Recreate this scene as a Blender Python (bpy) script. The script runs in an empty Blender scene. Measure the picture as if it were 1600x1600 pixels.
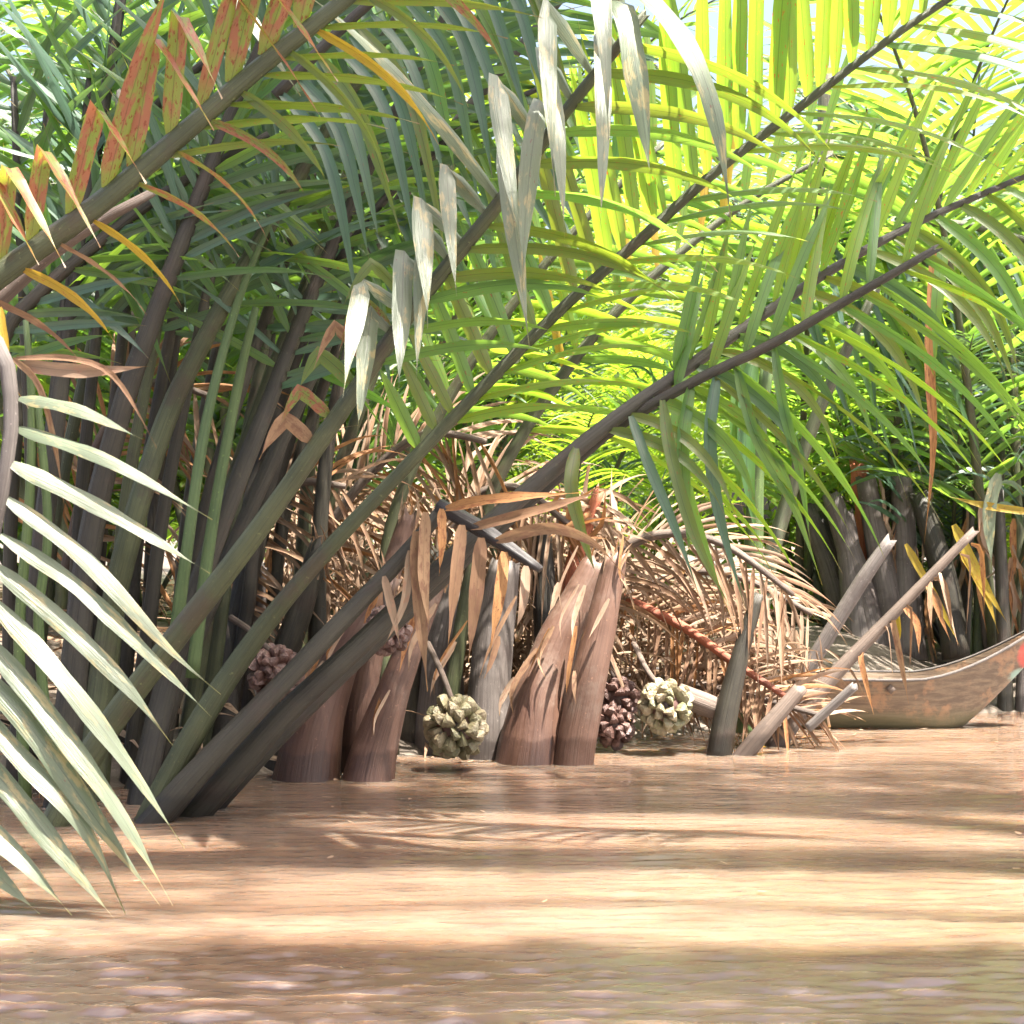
import bpy, math, random
import numpy as np
from mathutils import Vector, Matrix, noise
R = math.radians
rng = random.Random(11)
scene = bpy.context.scene
COL = scene.collection

# ------------------------------------------------------------------ camera, sky, sun, exposure
F_PX = 2986.0                       # focal length in pixels of a 1600 px wide picture
CAM_Z = 1.2
PITCH = math.atan(30 / F_PX)
cam = bpy.data.cameras.new('camera')
cam.sensor_width = 36
cam.lens = 36 * F_PX / 1600
cam.clip_end = 500
cam.dof.use_dof = True
cam.dof.focus_distance = 8.8
cam.dof.aperture_fstop = 9
co = bpy.data.objects.new('camera', cam)
co.location = (0, 0, CAM_Z)
co.rotation_euler = (R(90) + PITCH, 0, 0)
COL.objects.link(co)
scene.camera = co

SUN_EL, SUN_AZ = R(70), R(118)       # azimuth from +Y (straight ahead) towards +X (right)
w = bpy.data.worlds.new('World')
scene.world = w
w.use_nodes = True
nt = w.node_tree
sky = nt.nodes.new('ShaderNodeTexSky')
sky.sky_type = 'NISHITA'
sky.sun_disc = False
sky.sun_elevation = SUN_EL
sky.sun_rotation = SUN_AZ
sky.air_density = 1.0
sky.dust_density = 7.0
bg = nt.nodes['Background']
nt.links.new(sky.outputs[0], bg.inputs[0])
bg.inputs[1].default_value = 0.075
sl = bpy.data.lights.new('sun', 'SUN')
sl.energy = 5.0
sl.angle = R(0.6)
sl.color = (1.0, 0.94, 0.84)
so = bpy.data.objects.new('sun', sl)
sd = Vector((math.sin(SUN_AZ) * math.cos(SUN_EL), math.cos(SUN_AZ) * math.cos(SUN_EL), math.sin(SUN_EL)))
so.rotation_euler = sd.to_track_quat('Z', 'Y').to_euler()
so.location = (0, 0, 20)
COL.objects.link(so)
scene.view_settings.view_transform = 'Standard'
scene.view_settings.look = 'None'
scene.view_settings.exposure = 2.7
scene.view_settings.gamma = 1.0
scene.view_settings.use_curve_mapping = False
cy = scene.cycles
cy.max_bounces = 10
cy.diffuse_bounces = 5
cy.glossy_bounces = 3
cy.transmission_bounces = 8
cy.sample_clamp_indirect = 8.0
cy.use_denoising = True

# ------------------------------------------------------------------ helpers
_cp, _sp = math.cos(PITCH), math.sin(PITCH)
def P(px, py, d):
    """the place d metres ahead that the photograph shows at (px, py)"""
    x, y = (px - 800) / F_PX, (800 - py) / F_PX
    dy, dz = _cp - y * _sp, _sp + y * _cp
    s = d / dy
    return Vector((x * s, d, CAM_Z + dz * s))

def M_(px, d):
    return px * d / F_PX

def tag(o, label, cat, group=None):
    o['label'] = label
    o['category'] = cat
    if group:
        o['group'] = group
    return o

def empty(name, loc):
    o = bpy.data.objects.new(name, None)
    o.location = loc
    o.empty_display_size = .1
    COL.objects.link(o)
    return o

class Acc:
    """collects geometry and links it as ONE mesh object"""
    def __init__(self):
        self.v, self.f, self.uv, self.rnd = [], [], [], []
    def add(self, verts, faces, uvs, rnd):
        b = len(self.v)
        self.v += [tuple(p) for p in verts]
        self.f += [tuple(i + b for i in f) for f in faces]
        self.uv += uvs                     # per vertex
        self.rnd += [rnd] * len(verts)
    def mesh(self, name, mat, origin=None, smooth=True):
        v = np.array(self.v, dtype=np.float32).reshape(-1, 3)
        if origin is not None:
            v = v - np.array(origin, dtype=np.float32)
        me = bpy.data.meshes.new(name)
        me.from_pydata(v.tolist(), [], self.f)
        n = len(me.loops)
        li = np.empty(n, dtype=np.int32)
        me.loops.foreach_get('vertex_index', li)
        uv = np.array(self.uv, dtype=np.float32)
        me.uv_layers.new(name='UVMap').data.foreach_set('uv', uv[li].ravel())
        at = me.attributes.new('rnd', 'FLOAT', 'POINT')
        at.data.foreach_set('value', np.array(self.rnd, dtype=np.float32))
        if smooth:
            me.polygons.foreach_set('use_smooth', [True] * len(me.polygons))
        me.materials.append(mat)
        me.update()
        return me
    def build(self, name, mat, parent=None, origin=None, smooth=True):
        o = bpy.data.objects.new(name, self.mesh(name, mat, origin, smooth))
        COL.objects.link(o)
        if parent is not None:
            o.parent = parent
        return o

def resample(pts, n):
    """Catmull-Rom through pts, n+1 points evenly spaced; pts are (Vector, extra) pairs"""
    ps = [Vector(p[0]) for p in pts]
    ex = [p[1] for p in pts]
    fine, fe = [], []
    for i in range(len(ps) - 1):
        p0, p1, p2, p3 = ps[max(i - 1, 0)], ps[i], ps[i + 1], ps[min(i + 2, len(ps) - 1)]
        for k in range(10):
            t = k / 10
            q = 0.5 * ((2 * p1) + (p2 - p0) * t + (2 * p0 - 5 * p1 + 4 * p2 - p3) * t * t + (3 * p1 - p0 - 3 * p2 + p3) * t ** 3)
            fine.append(q)
            fe.append(ex[i] + (ex[i + 1] - ex[i]) * t)
    fine.append(ps[-1]); fe.append(ex[-1])
    cum = [0.0]
    for a, b in zip(fine, fine[1:]):
        cum.append(cum[-1] + (b - a).length)
    out, oe, j = [], [], 0
    for i in range(n + 1):
        s = cum[-1] * i / n
        while j < len(cum) - 2 and cum[j + 1] < s:
            j += 1
        t = (s - cum[j]) / max(cum[j + 1] - cum[j], 1e-9)
        out.append(fine[j].lerp(fine[j + 1], t))
        oe.append(fe[j] + (fe[j + 1] - fe[j]) * t)
    return out, oe, cum[-1]

def tangents(c):
    return [(c[min(i + 1, len(c) - 1)] - c[max(i - 1, 0)]).normalized() for i in range(len(c))]

def tube(acc, pts, rad, sides=10, rough=0.05, flat=1.0, seed=0.0, jag=0.0):
    """a stalk: a skin round the points, closed at both ends; flat widens it across the view"""
    T = tangents(pts)
    ref = Vector((0, 1, 0))
    vs, fs, uv = [], [], []
    ln = 0.0
    for i, (p, t) in enumerate(zip(pts, T)):
        a = ref - t * ref.dot(t)
        if a.length < 1e-3:
            a = Vector((1, 0, 0)) - t * t.x
        a.normalize()
        b = t.cross(a)
        if i:
            ln += (p - pts[i - 1]).length
        for k in range(sides):
            th = 2 * math.pi * k / sides
            rr = rad[i] * (1 + rough * noise.noise(Vector((math.cos(th) * 1.3 + seed, math.sin(th) * 1.3, ln * 5 + seed))))
            q = p + a * math.cos(th) * rr + b * math.sin(th) * rr * flat
            if jag and i == len(pts) - 1:
                q = q + t * jag * rng.uniform(-1, 1)
            vs.append(q)
            uv.append((k / sides, ln))
    n = len(pts)
    for i in range(n - 1):
        for k in range(sides):
            k2 = (k + 1) % sides
            fs.append((i * sides + k, i * sides + k2, (i + 1) * sides + k2, (i + 1) * sides + k))
    vs.append(pts[0]); uv.append((0, 0))
    vs.append(pts[-1] - T[-1] * rad[-1] * 0.3 if jag else pts[-1]); uv.append((0, ln))
    for k in range(sides):
        k2 = (k + 1) % sides
        fs.append((n * sides, k2, k))
        fs.append((n * sides + 1, (n - 1) * sides + k, (n - 1) * sides + k2))
    acc.add(vs, fs, uv, rng.random())

def prof(v, cut=False):
    a = min(1.0, 0.45 + 0.55 * (v / 0.1)) if v < 0.1 else 1.0
    if cut:
        return a * (1 - 0.25 * v)
    b = 1.0 if v < 0.45 else max(0.0, 1 - ((v - 0.45) / 0.47) ** 1.6)
    return a * max(b, 0.035 if v < 1 else .01)

def blade(acc, path, W, wv, fold=0.22, cut=False, rnd=None, spin=0.0, nrm=None):
    """one leaflet: a folded blade along path, W wide, lying along wv at its root"""
    n = len(path) - 1
    T = tangents(path)
    vs, fs, uv = [], [], []
    wv = Vector(wv)
    ph = rng.uniform(0, 9)
    for i, (p, t) in enumerate(zip(path, T)):
        v = i / n
        if nrm is not None:
            w2 = t.cross(nrm)
            if w2.length > .25:
                w2.normalize()
                wv = w2 if w2.dot(wv) >= 0 else -w2
        wv = wv - t * wv.dot(t)
        if wv.length < 1e-4:
            wv = t.orthogonal()
        wv.normalize()
        if spin:
            wv = Matrix.Rotation(spin / n, 3, t) @ wv
        nm = t.cross(wv)
        h = 0.5 * W * prof(v, cut)
        wob = 1 + 0.09 * math.sin(v * 13 + ph) * v
        f = fold * h * (1 - 0.5 * v)
        jit = W * 0.06 * math.sin(v * 21 + ph * 2)
        vs += [p - wv * h * wob + nm * (f + jit), p - nm * f, p + wv * h * wob + nm * (f - jit)]
        uv += [(0, v), (.5, v), (1, v)]
        if i:
            a, b = (i - 1) * 3, i * 3
            fs += [(a, a + 1, b + 1, b), (a + 1, a + 2, b + 2, b + 1)]
    acc.add(vs, fs, uv, rng.random() if rnd is None else rnd)

def hang(p0, d0, L, droop, n=12, brk=None, bdir=None, sway=0.0):
    """a leaflet's run: leaves p0 along d0, sinks under its weight, folds over at brk"""
    p, d = Vector(p0), Vector(d0).normalized()
    out = [p.copy()]
    ds = L / n
    sw = Vector((rng.uniform(-1, 1), rng.uniform(-1, 1), 0)) * sway
    done = brk is None
    for i in range(n):
        v = (i + .5) / n
        d = (d + (Vector((0, 0, -1)) * droop * (0.25 + 1.5 * v) + sw) * ds).normalized()
        if not done and v > brk:
            d = (Vector(bdir) + d * 0.18).normalized()
            done = True
        p = p + d * ds
        out.append(p.copy())
    return out

# ------------------------------------------------------------------ materials
def new_mat(name):
    m = bpy.data.materials.new(name)
    m.use_nodes = True
    t = m.node_tree
    for n in list(t.nodes):
        t.nodes.remove(n)
    return m, t, t.nodes, t.links

class G:
    """tiny node-graph helper"""
    def __init__(s, t):
        s.t = t
    def n(s, typ, **kw):
        nd = s.t.nodes.new(typ)
        for k, v in kw.items():
            setattr(nd, k, v)
        return nd
    def put(s, nd, key, val):
        if isinstance(val, bpy.types.NodeSocket):
            s.t.links.new(val, nd.inputs[key])
        else:
            if isinstance(val, tuple) and len(val) == 3 and nd.inputs[key].type == 'RGBA':
                val = (*val, 1)
            nd.inputs[key].default_value = val
    def math(s, op, a, b=0.0, clamp=False):
        nd = s.n('ShaderNodeMath', operation=op, use_clamp=clamp)
        s.put(nd, 0, a); s.put(nd, 1, b)
        return nd.outputs[0]
    def mix(s, f, a, b):
        nd = s.n('ShaderNodeMix', data_type='RGBA')
        s.put(nd, 0, f); s.put(nd, 6, a); s.put(nd, 7, b)
        return nd.outputs[2]
    def ramp(s, x, lo, hi):
        nd = s.n('ShaderNodeMapRange', interpolation_type='SMOOTHSTEP')
        s.put(nd, 0, x); s.put(nd, 1, lo); s.put(nd, 2, hi)
        return nd.outputs[0]
    def noise(s, vec, scale, detail=2.0, rough=.5):
        nd = s.n('ShaderNodeTexNoise')
        if vec is not None:
            s.put(nd, 'Vector', vec)
        s.put(nd, 'Scale', scale); s.put(nd, 'Detail', detail); s.put(nd, 'Roughness', rough)
        return nd.outputs[0]
    def vscale(s, vec, sc):
        nd = s.n('ShaderNodeMapping')
        s.put(nd, 'Vector', vec); nd.inputs['Scale'].default_value = sc
        return nd.outputs[0]
    def bump(s, h, strength, dist=0.01):
        nd = s.n('ShaderNodeBump')
        s.put(nd, 'Height', h); s.put(nd, 'Strength', strength); s.put(nd, 'Distance', dist)
        return nd.outputs[0]

def leaf_mat(name, c1, c2, tr1, tr2, spot=(.25, .05, .01), spots=.1, tip=(.25, .13, .04), trans=.45, rough=.34, wear=0.0, wearcol=(.3, .12, .05), spec=.5, vein=.35):
    m, t, N, L = new_mat(name)
    g = G(t)
    uv = g.n('ShaderNodeUVMap').outputs[0]
    sep = g.n('ShaderNodeSeparateXYZ'); g.put(sep, 0, uv)
    u, v = sep.outputs[0], sep.outputs[1]
    rn = g.n('ShaderNodeAttribute', attribute_name='rnd').outputs['Fac']
    geo = g.n('ShaderNodeNewGeometry').outputs['Position']
    comb = g.n('ShaderNodeCombineXYZ')
    g.put(comb, 0, g.math('ADD', g.math('MULTIPLY', u, 1.0), g.math('MULTIPLY', rn, 37.0)))
    g.put(comb, 1, g.math('MULTIPLY', v, 9.0)); g.put(comb, 2, g.math('MULTIPLY', rn, 91.0))
    lv = comb.outputs[0]
    big = g.noise(geo, 2.2, 2)
    f = g.math('ADD', g.math('MULTIPLY', rn, .65), g.math('MULTIPLY', big, .5), True)
    fib = g.noise(g.vscale(lv, (26, .35, 1)), 1.0, 2)
    mid = g.ramp(g.math('ABSOLUTE', g.math('SUBTRACT', u, .5)), .035, .012)
    sp = g.ramp(g.noise(g.vscale(lv, (5, 2.2, 1)), 1.6, 3, .6), .72 - .12 * spots * 5, .76 - .12 * spots * 5 + .02)
    wn = g.ramp(g.noise(g.vscale(lv, (2.2, .8, 1)), 1.0, 4, .62), .62 - wear * .35, .74 - wear * .35)
    tp = g.ramp(g.math('ADD', v, g.math('MULTIPLY', g.math('SUBTRACT', fib, .5), .25)), .88, 1.0)
    col = g.mix(f, c1, c2)
    tcol = g.mix(f, tr1, tr2)
    hsv = g.math('ADD', .75, g.math('MULTIPLY', fib, .5))
    def fin(c, k):
        mul = g.n('ShaderNodeMix', data_type='RGBA', blend_type='MULTIPLY')
        g.put(mul, 0, 1.0); g.put(mul, 6, c)
        cc = g.n('ShaderNodeCombineColor')
        for q in range(3):
            g.put(cc, q, hsv)
        g.put(mul, 7, cc.outputs[0])
        c = mul.outputs[2]
        if wear:
            c = g.mix(g.math('MULTIPLY', wn, g.ramp(v, .02, .14)), c, tuple(x * k for x in wearcol))
        if spots:
            c = g.mix(g.math('MULTIPLY', sp, .85), c, tuple(x * k for x in spot))
        c = g.mix(g.math('MULTIPLY', tp, .8), c, tuple(x * k for x in tip))
        return g.mix(g.math('MULTIPLY', mid, .45), c, tuple(x * .35 for x in c1))
    a = fin(col, 1.0)
    b = fin(tcol, 1.5)
    pr = g.n('ShaderNodeBsdfPrincipled')
    g.put(pr, 'Base Color', a)
    g.put(pr, 'Roughness', g.math('ADD', rough, g.math('MULTIPLY', g.noise(g.vscale(lv, (3, 1, 1)), 1.5, 2), .2)))
    pr.inputs['Specular IOR Level'].default_value = spec
    bp = g.bump(fib, vein, .004)
    g.put(pr, 'Normal', bp)
    tr = g.n('ShaderNodeBsdfTranslucent'); g.put(tr, 'Color', b)
    mx = g.n('ShaderNodeMixShader'); g.put(mx, 0, trans)
    L.new(pr.outputs[0], mx.inputs[1]); L.new(tr.outputs[0], mx.inputs[2])
    out = g.n('ShaderNodeOutputMaterial')
    L.new(mx.outputs[0], out.inputs[0])
    return m

def stalk_mat(name, c1, c2, c3=None, rough=.42, wet=0.0, grain=.75):
    m, t, N, L = new_mat(name)
    g = G(t)
    uv = g.n('ShaderNodeUVMap').outputs[0]
    geo = g.n('ShaderNodeNewGeometry').outputs['Position']
    rn = g.n('ShaderNodeAttribute', attribute_name='rnd').outputs['Fac']
    sep = g.n('ShaderNodeSeparateXYZ'); g.put(sep, 0, geo)
    streak = g.noise(g.vscale(uv, (46, 1.6, 1)), 1.0, 5, .68)
    blot = g.noise(geo, 5.0, 4, .6)
    col = g.mix(g.ramp(g.math('ADD', g.math('MULTIPLY', blot, .8), g.math('MULTIPLY', rn, .3)), .3, .75), c1, c2)
    col = g.mix(g.math('MULTIPLY', g.ramp(streak, .42, .66), grain), col, tuple(x * .55 for x in c1))
    if c3:
        col = g.mix(g.math('MULTIPLY', g.ramp(g.noise(geo, 3.1, 5, .7), .52, .66), .75), col, c3)
    speck = g.ramp(g.noise(geo, 60, 2), .68, .74)
    col = g.mix(g.math('MULTIPLY', speck, .5), col, tuple(min(1, x * 2.2) for x in c2))
    ro = g.math('ADD', rough, g.math('MULTIPLY', blot, .2))
    if wet:
        wl = g.ramp(g.math('ADD', sep.outputs[2], g.math('MULTIPLY', g.math('SUBTRACT', g.noise(geo, 9, 3), .5), .1)), wet + .02, wet - .01)
        col = g.mix(g.math('MULTIPLY', wl, .6), col, tuple(x * .45 for x in c1))
        ro = g.math('SUBTRACT', ro, g.math('MULTIPLY', wl, .15))
    pr = g.n('ShaderNodeBsdfPrincipled')
    g.put(pr, 'Base Color', col); g.put(pr, 'Roughness', ro)
    h = g.math('ADD', streak, g.math('MULTIPLY', blot, .6))
    g.put(pr, 'Normal', g.bump(h, .6, .012))
    out = g.n('ShaderNodeOutputMaterial')
    L.new(pr.outputs[0], out.inputs[0])
    return m

LEAF = leaf_mat('green leaf', (.032, .085, .03), (.055, .115, .03), (.18, .42, .05), (.34, .52, .045), spots=.12, trans=.5, rough=.28, spec=.7)
LEAF_BRIGHT = leaf_mat('young green leaf', (.06, .12, .018), (.085, .14, .02), (.30, .55, .03), (.43, .60, .04), spot=(.42, .08, .01), spots=.16, trans=.55, rough=.28, spec=.7)
LEAF_DEEP = leaf_mat('blue green leaf', (.035, .075, .05), (.05, .095, .06), (.10, .24, .06), (.20, .34, .04), spots=.04, trans=.3, rough=.3, spec=.7)
LEAF_OLIVE = leaf_mat('olive leaf', (.05, .085, .02), (.075, .10, .022), (.20, .34, .02), (.34, .40, .03), spot=(.25, .09, .02), spots=.16, trans=.4, rough=.28, spec=.7)
LEAF_RED = leaf_mat('rust stained leaf', (.10, .14, .03), (.13, .15, .035), (.30, .38, .03), (.36, .36, .04), spot=(.16, .03, .01), spots=.24, wear=.52, wearcol=(.24, .085, .04), tip=(.3, .2, .13), trans=.38)
LEAF_SILVER = leaf_mat('pale weathered leaf', (.085, .112, .066), (.13, .152, .10), (.12, .20, .05), (.18, .24, .06), spot=(.12, .05, .03), spots=.1, tip=(.22, .2, .06), trans=.22, rough=.3, spec=.7, vein=.6, wear=.3, wearcol=(.26, .22, .10))
LEAF_YELLOW = leaf_mat('yellow leaf', (.28, .22, .02), (.30, .18, .02), (.6, .45, .03), (.6, .38, .03), spot=(.3, .1, .02), spots=.2, trans=.45)
LEAF_DRY = leaf_mat('dry leaf', (.29, .185, .11), (.19, .105, .06), (.34, .22, .12), (.28, .16, .08), spot=(.1, .05, .03), spots=.14, trans=.22, rough=.6, wear=.4, wearcol=(.17, .09, .055), spec=.3)
LEAF_PALE = leaf_mat('bleached dry leaf', (.33, .245, .175), (.21, .135, .088), (.32, .21, .13), (.24, .14, .085), spot=(.1, .05, .03), spots=.1, trans=.22, rough=.55, wear=.3, wearcol=(.25, .14, .09), spec=.35)
LEAF_STRAW = leaf_mat('brown straw', (.38, .28, .20), (.13, .075, .042), (.34, .22, .13), (.16, .09, .05), spot=(.08, .04, .025), spots=.1, trans=.2, rough=.65, wear=.3, wearcol=(.14, .08, .05), spec=.25)
LEAF_RUST = leaf_mat('rusty dry leaf', (.26, .12, .05), (.33, .17, .07), (.4, .16, .05), (.4, .2, .07), spot=(.09, .03, .02), spots=.2, trans=.3, rough=.6, wear=.3, wearcol=(.18, .07, .03), spec=.3)
ST_DARK = stalk_mat('dark frond stalk', (.017, .013, .009), (.036, .031, .019), (.036, .022, .015), wet=.1)
ST_OLIVE = stalk_mat('olive frond stalk', (.042, .05, .022), (.078, .088, .036), (.05, .036, .022), rough=.36)
ST_GREEN = stalk_mat('green young stalk', (.055, .095, .026), (.085, .13, .036), rough=.36)
ST_BROWN = stalk_mat('brown leaf base', (.078, .036, .024), (.13, .068, .045), (.15, .10, .075), rough=.4, grain=.4, wet=.13)
ST_GREY = stalk_mat('grey leaf base', (.075, .06, .053), (.13, .11, .10), (.06, .045, .04), rough=.5, wet=.1)
ST_DEAD = stalk_mat('dead stalk', (.075, .05, .037), (.135, .096, .074), (.06, .04, .03), rough=.55, wet=.1)
ST_BLACK = stalk_mat('blackened stalk', (.025, .02, .02), (.06, .052, .05), rough=.35)
ST_RED = stalk_mat('red fibrous stalk', (.30, .075, .035), (.38, .12, .055), (.16, .05, .03), rough=.6)
ST_TREE = stalk_mat('pale tree bark', (.22, .19, .14), (.32, .28, .22), (.14, .14, .09), rough=.75)

# ------------------------------------------------------------------ setting: water and mud bank
def bank_edge(x):
    """how far ahead the bank's waterline runs at x"""
    xs = [-40, -4, -2.6, -1.4, -1.0, -.5, 0.3, 1.2, 2.2, 3.2, 6, 40]
    ys = [7.0, 7.6, 8.2, 8.9, 9.6, 10.0, 10.5, 11.2, 11.7, 12.3, 13.5, 16]
    return float(np.interp(x, xs, ys))

def bank_z(x, y):
    e = y - bank_edge(x)
    z = -0.35 + 0.42 * (1 / (1 + math.exp(-e * 3.2))) + max(0, min(e, 4.0)) * 0.13
    z += 0.05 * noise.fractal(Vector((x * 1.4, y * 1.4, 3)), .9, 2.1, 5) * (1 if e > -.5 else .2)
    z += 0.02 * noise.noise(Vector((x * 7, y * 7, 0)))
    if e > 0:
        z += .10 * math.exp(-((x - 2.1) / .7) ** 2 - ((y - 13.4) / .8) ** 2) * 2
    return z

def grid_mesh(name, xs, ys, zf, mat):
    nx, ny = len(xs), len(ys)
    X, Y = np.meshgrid(xs, ys)
    Z = zf(X, Y)
    v = np.stack([X, Y, Z], -1).reshape(-1, 3).astype(np.float32)
    i = np.arange(nx * ny).reshape(ny, nx)
    q = np.stack([i[:-1, :-1], i[:-1, 1:], i[1:, 1:], i[1:, :-1]], -1).reshape(-1, 4).astype(np.int32)
    me = bpy.data.meshes.new(name)
    me.vertices.add(len(v)); me.vertices.foreach_set('co', v.ravel())
    me.loops.add(q.size); me.loops.foreach_set('vertex_index', q.ravel())
    me.polygons.add(len(q))
    me.polygons.foreach_set('loop_start', np.arange(0, q.size, 4, dtype=np.int32))
    me.polygons.foreach_set('use_smooth', np.ones(len(q), dtype=bool))
    me.update(calc_edges=True)
    me.materials.append(mat)
    o = bpy.data.objects.new(name, me)
    COL.objects.link(o)
    return o

def water_mat():
    m, t, N, L = new_mat('silty river water')
    g = G(t)
    geo = g.n('ShaderNodeNewGeometry').outputs['Position']
    a = g.noise(g.vscale(geo, (.5, 1.6, 1)), 1.0, 3, .55)
    b = g.noise(g.vscale(geo, (2.2, 9, 1)), 1.0, 3, .6)
    col = g.mix(g.ramp(g.math('ADD', g.math('MULTIPLY', a, .85), g.math('MULTIPLY', b, .15)), .3, .7), (.096, .060, .040), (.129, .089, .065))
    up = g.n('ShaderNodeCombineXYZ'); up.inputs[2].default_value = 1.0
    ss = g.n('ShaderNodeSubsurfaceScattering')           # silt in the water: light spreads under the surface
    g.put(ss, 'Color', col)
    ss.inputs['Radius'].default_value = (1.0, .62, .4)
    ss.inputs['Scale'].default_value = .3
    L.new(up.outputs[0], ss.inputs['Normal'])
    h1 = g.noise(g.vscale(geo, (9, 26, 1)), 1.0, 3, .55)
    h2 = g.noise(g.vscale(geo, (24, 60, 1)), 1.0, 2, .5)
    h0 = g.noise(g.vscale(geo, (3.2, 12, 1)), 1.0, 2, .5)
    h = g.math('ADD', g.math('ADD', h1, g.math('MULTIPLY', h2, .35)), g.math('MULTIPLY', h0, 2.2))
    bp = g.bump(h, .5, .008)
    gl = g.n('ShaderNodeBsdfGlossy'); g.put(gl, 'Roughness', .03); L.new(bp, gl.inputs['Normal'])
    fr = g.n('ShaderNodeFresnel'); fr.inputs[0].default_value = 2.0; L.new(bp, fr.inputs['Normal'])
    mx = g.n('ShaderNodeMixShader')
    L.new(fr.outputs[0], mx.inputs[0]); L.new(ss.outputs[0], mx.inputs[1]); L.new(gl.outputs[0], mx.inputs[2])
    out = g.n('ShaderNodeOutputMaterial')
    L.new(mx.outputs[0], out.inputs[0])
    return m

nrs = np.random.RandomState(5)
WAVES = []
for k in range(150):
    lam = math.exp(nrs.uniform(math.log(.055), math.log(1.1)))
    th = nrs.normal(math.pi / 2 + .06, .27)
    WAVES.append((2 * math.pi / lam * math.cos(th), 2 * math.pi / lam * math.sin(th), nrs.uniform(0, 7), 0.0040 * lam ** .9 * (1.9 if lam < .13 else 1.2 if lam < .22 else .5)))
def water_z(X, Y):
    Z = np.zeros_like(X); S = np.zeros_like(X)
    # gusts: stretches of rougher and calmer water
    gust = .55 + .45 * np.sin(X * .7 + 1.3 * np.sin(Y * .9)) * np.sin(Y * 2.1 + .6 * X + 1.2)
    for kx, ky, ph, am in WAVES:
        h = am * np.sin(kx * X + ky * Y + ph + .9 * np.sin(1.1 * X + .7 * Y + ph * 3)) * (.35 + .9 * gust)
        Z += h
        if kx * kx + ky * ky > 2300:
            S += h
    fade = np.clip((14 - Y) / 3, 0, 1) * np.clip((9 - np.abs(X)) / 3, 0, 1)
    rough = np.clip((8.5 - Y) / 4, 0, 1) * (.3 + .45 * np.clip((.8 - X) / 2.4, 0, 1))     # a breeze ruffles the near left
    return fade * (Z * (.22 + .14 * np.clip((7.0 - Y) / 2, 0, 1)) + S * .95 * rough)
xs = np.concatenate([[-60, -30, -18, -10], np.linspace(-6, -2.8, 40), np.linspace(-2.75, 2.95, 380), np.linspace(3, 6, 40), [10, 18, 30, 60]])
ys = np.concatenate([[-30, -15, -6, -2, 0, 1.5], np.linspace(2.5, 4.3, 40), np.geomspace(4.35, 12.6, 620), np.linspace(12.7, 15, 30), [20]])
water = grid_mesh('water', xs, ys, water_z, water_mat())
water['kind'] = 'structure'

def mud_mat():
    m, t, N, L = new_mat('grey brown mud')
    g = G(t)
    geo = g.n('ShaderNodeNewGeometry').outputs['Position']
    a = g.noise(geo, 3.0, 6, .62)
    b = g.noise(geo, 28.0, 4, .6)
    col = g.mix(g.ramp(a, .38, .64), (.075, .057, .042), (.14, .112, .086))
    col = g.mix(g.math('MULTIPLY', g.ramp(b, .55, .68), .6), col, (.06, .042, .03))
    pr = g.n('ShaderNodeBsdfPrincipled')
    g.put(pr, 'Base Color', col)
    g.put(pr, 'Roughness', .62)
    g.put(pr, 'Normal', g.bump(g.math('ADD', a, g.math('MULTIPLY', b, .35)), .8, .05))
    out = g.n('ShaderNodeOutputMaterial')
    L.new(pr.outputs[0], out.inputs[0])
    return m
bxs = np.concatenate([[-60, -40, -25, -15, -9], np.linspace(-6, 6, 150), [9, 15, 25, 40, 60]])
bys = np.concatenate([np.linspace(6.2, 9, 36), np.linspace(9.05, 16, 120), np.linspace(16.5, 30, 20), [40, 60, 90, 150]])
bank = grid_mesh('mud_bank', bxs, bys, np.vectorize(bank_z), mud_mat())
bank['kind'] = 'structure'

# ------------------------------------------------------------------ palms
def px_curve(pts, n):
    """pts: (px, py, depth, width in px)"""
    return resample([(P(a, b, d), M_(wd, d) / 2) for a, b, d, wd in pts], n)

PALM_N = {}
def palm(px, py, d, label, group='nipa palms along the water'):
    b = P(px, py, d)
    r = empty('nipa_palm', b)
    tag(r, label, 'palm', group)
    return r

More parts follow.
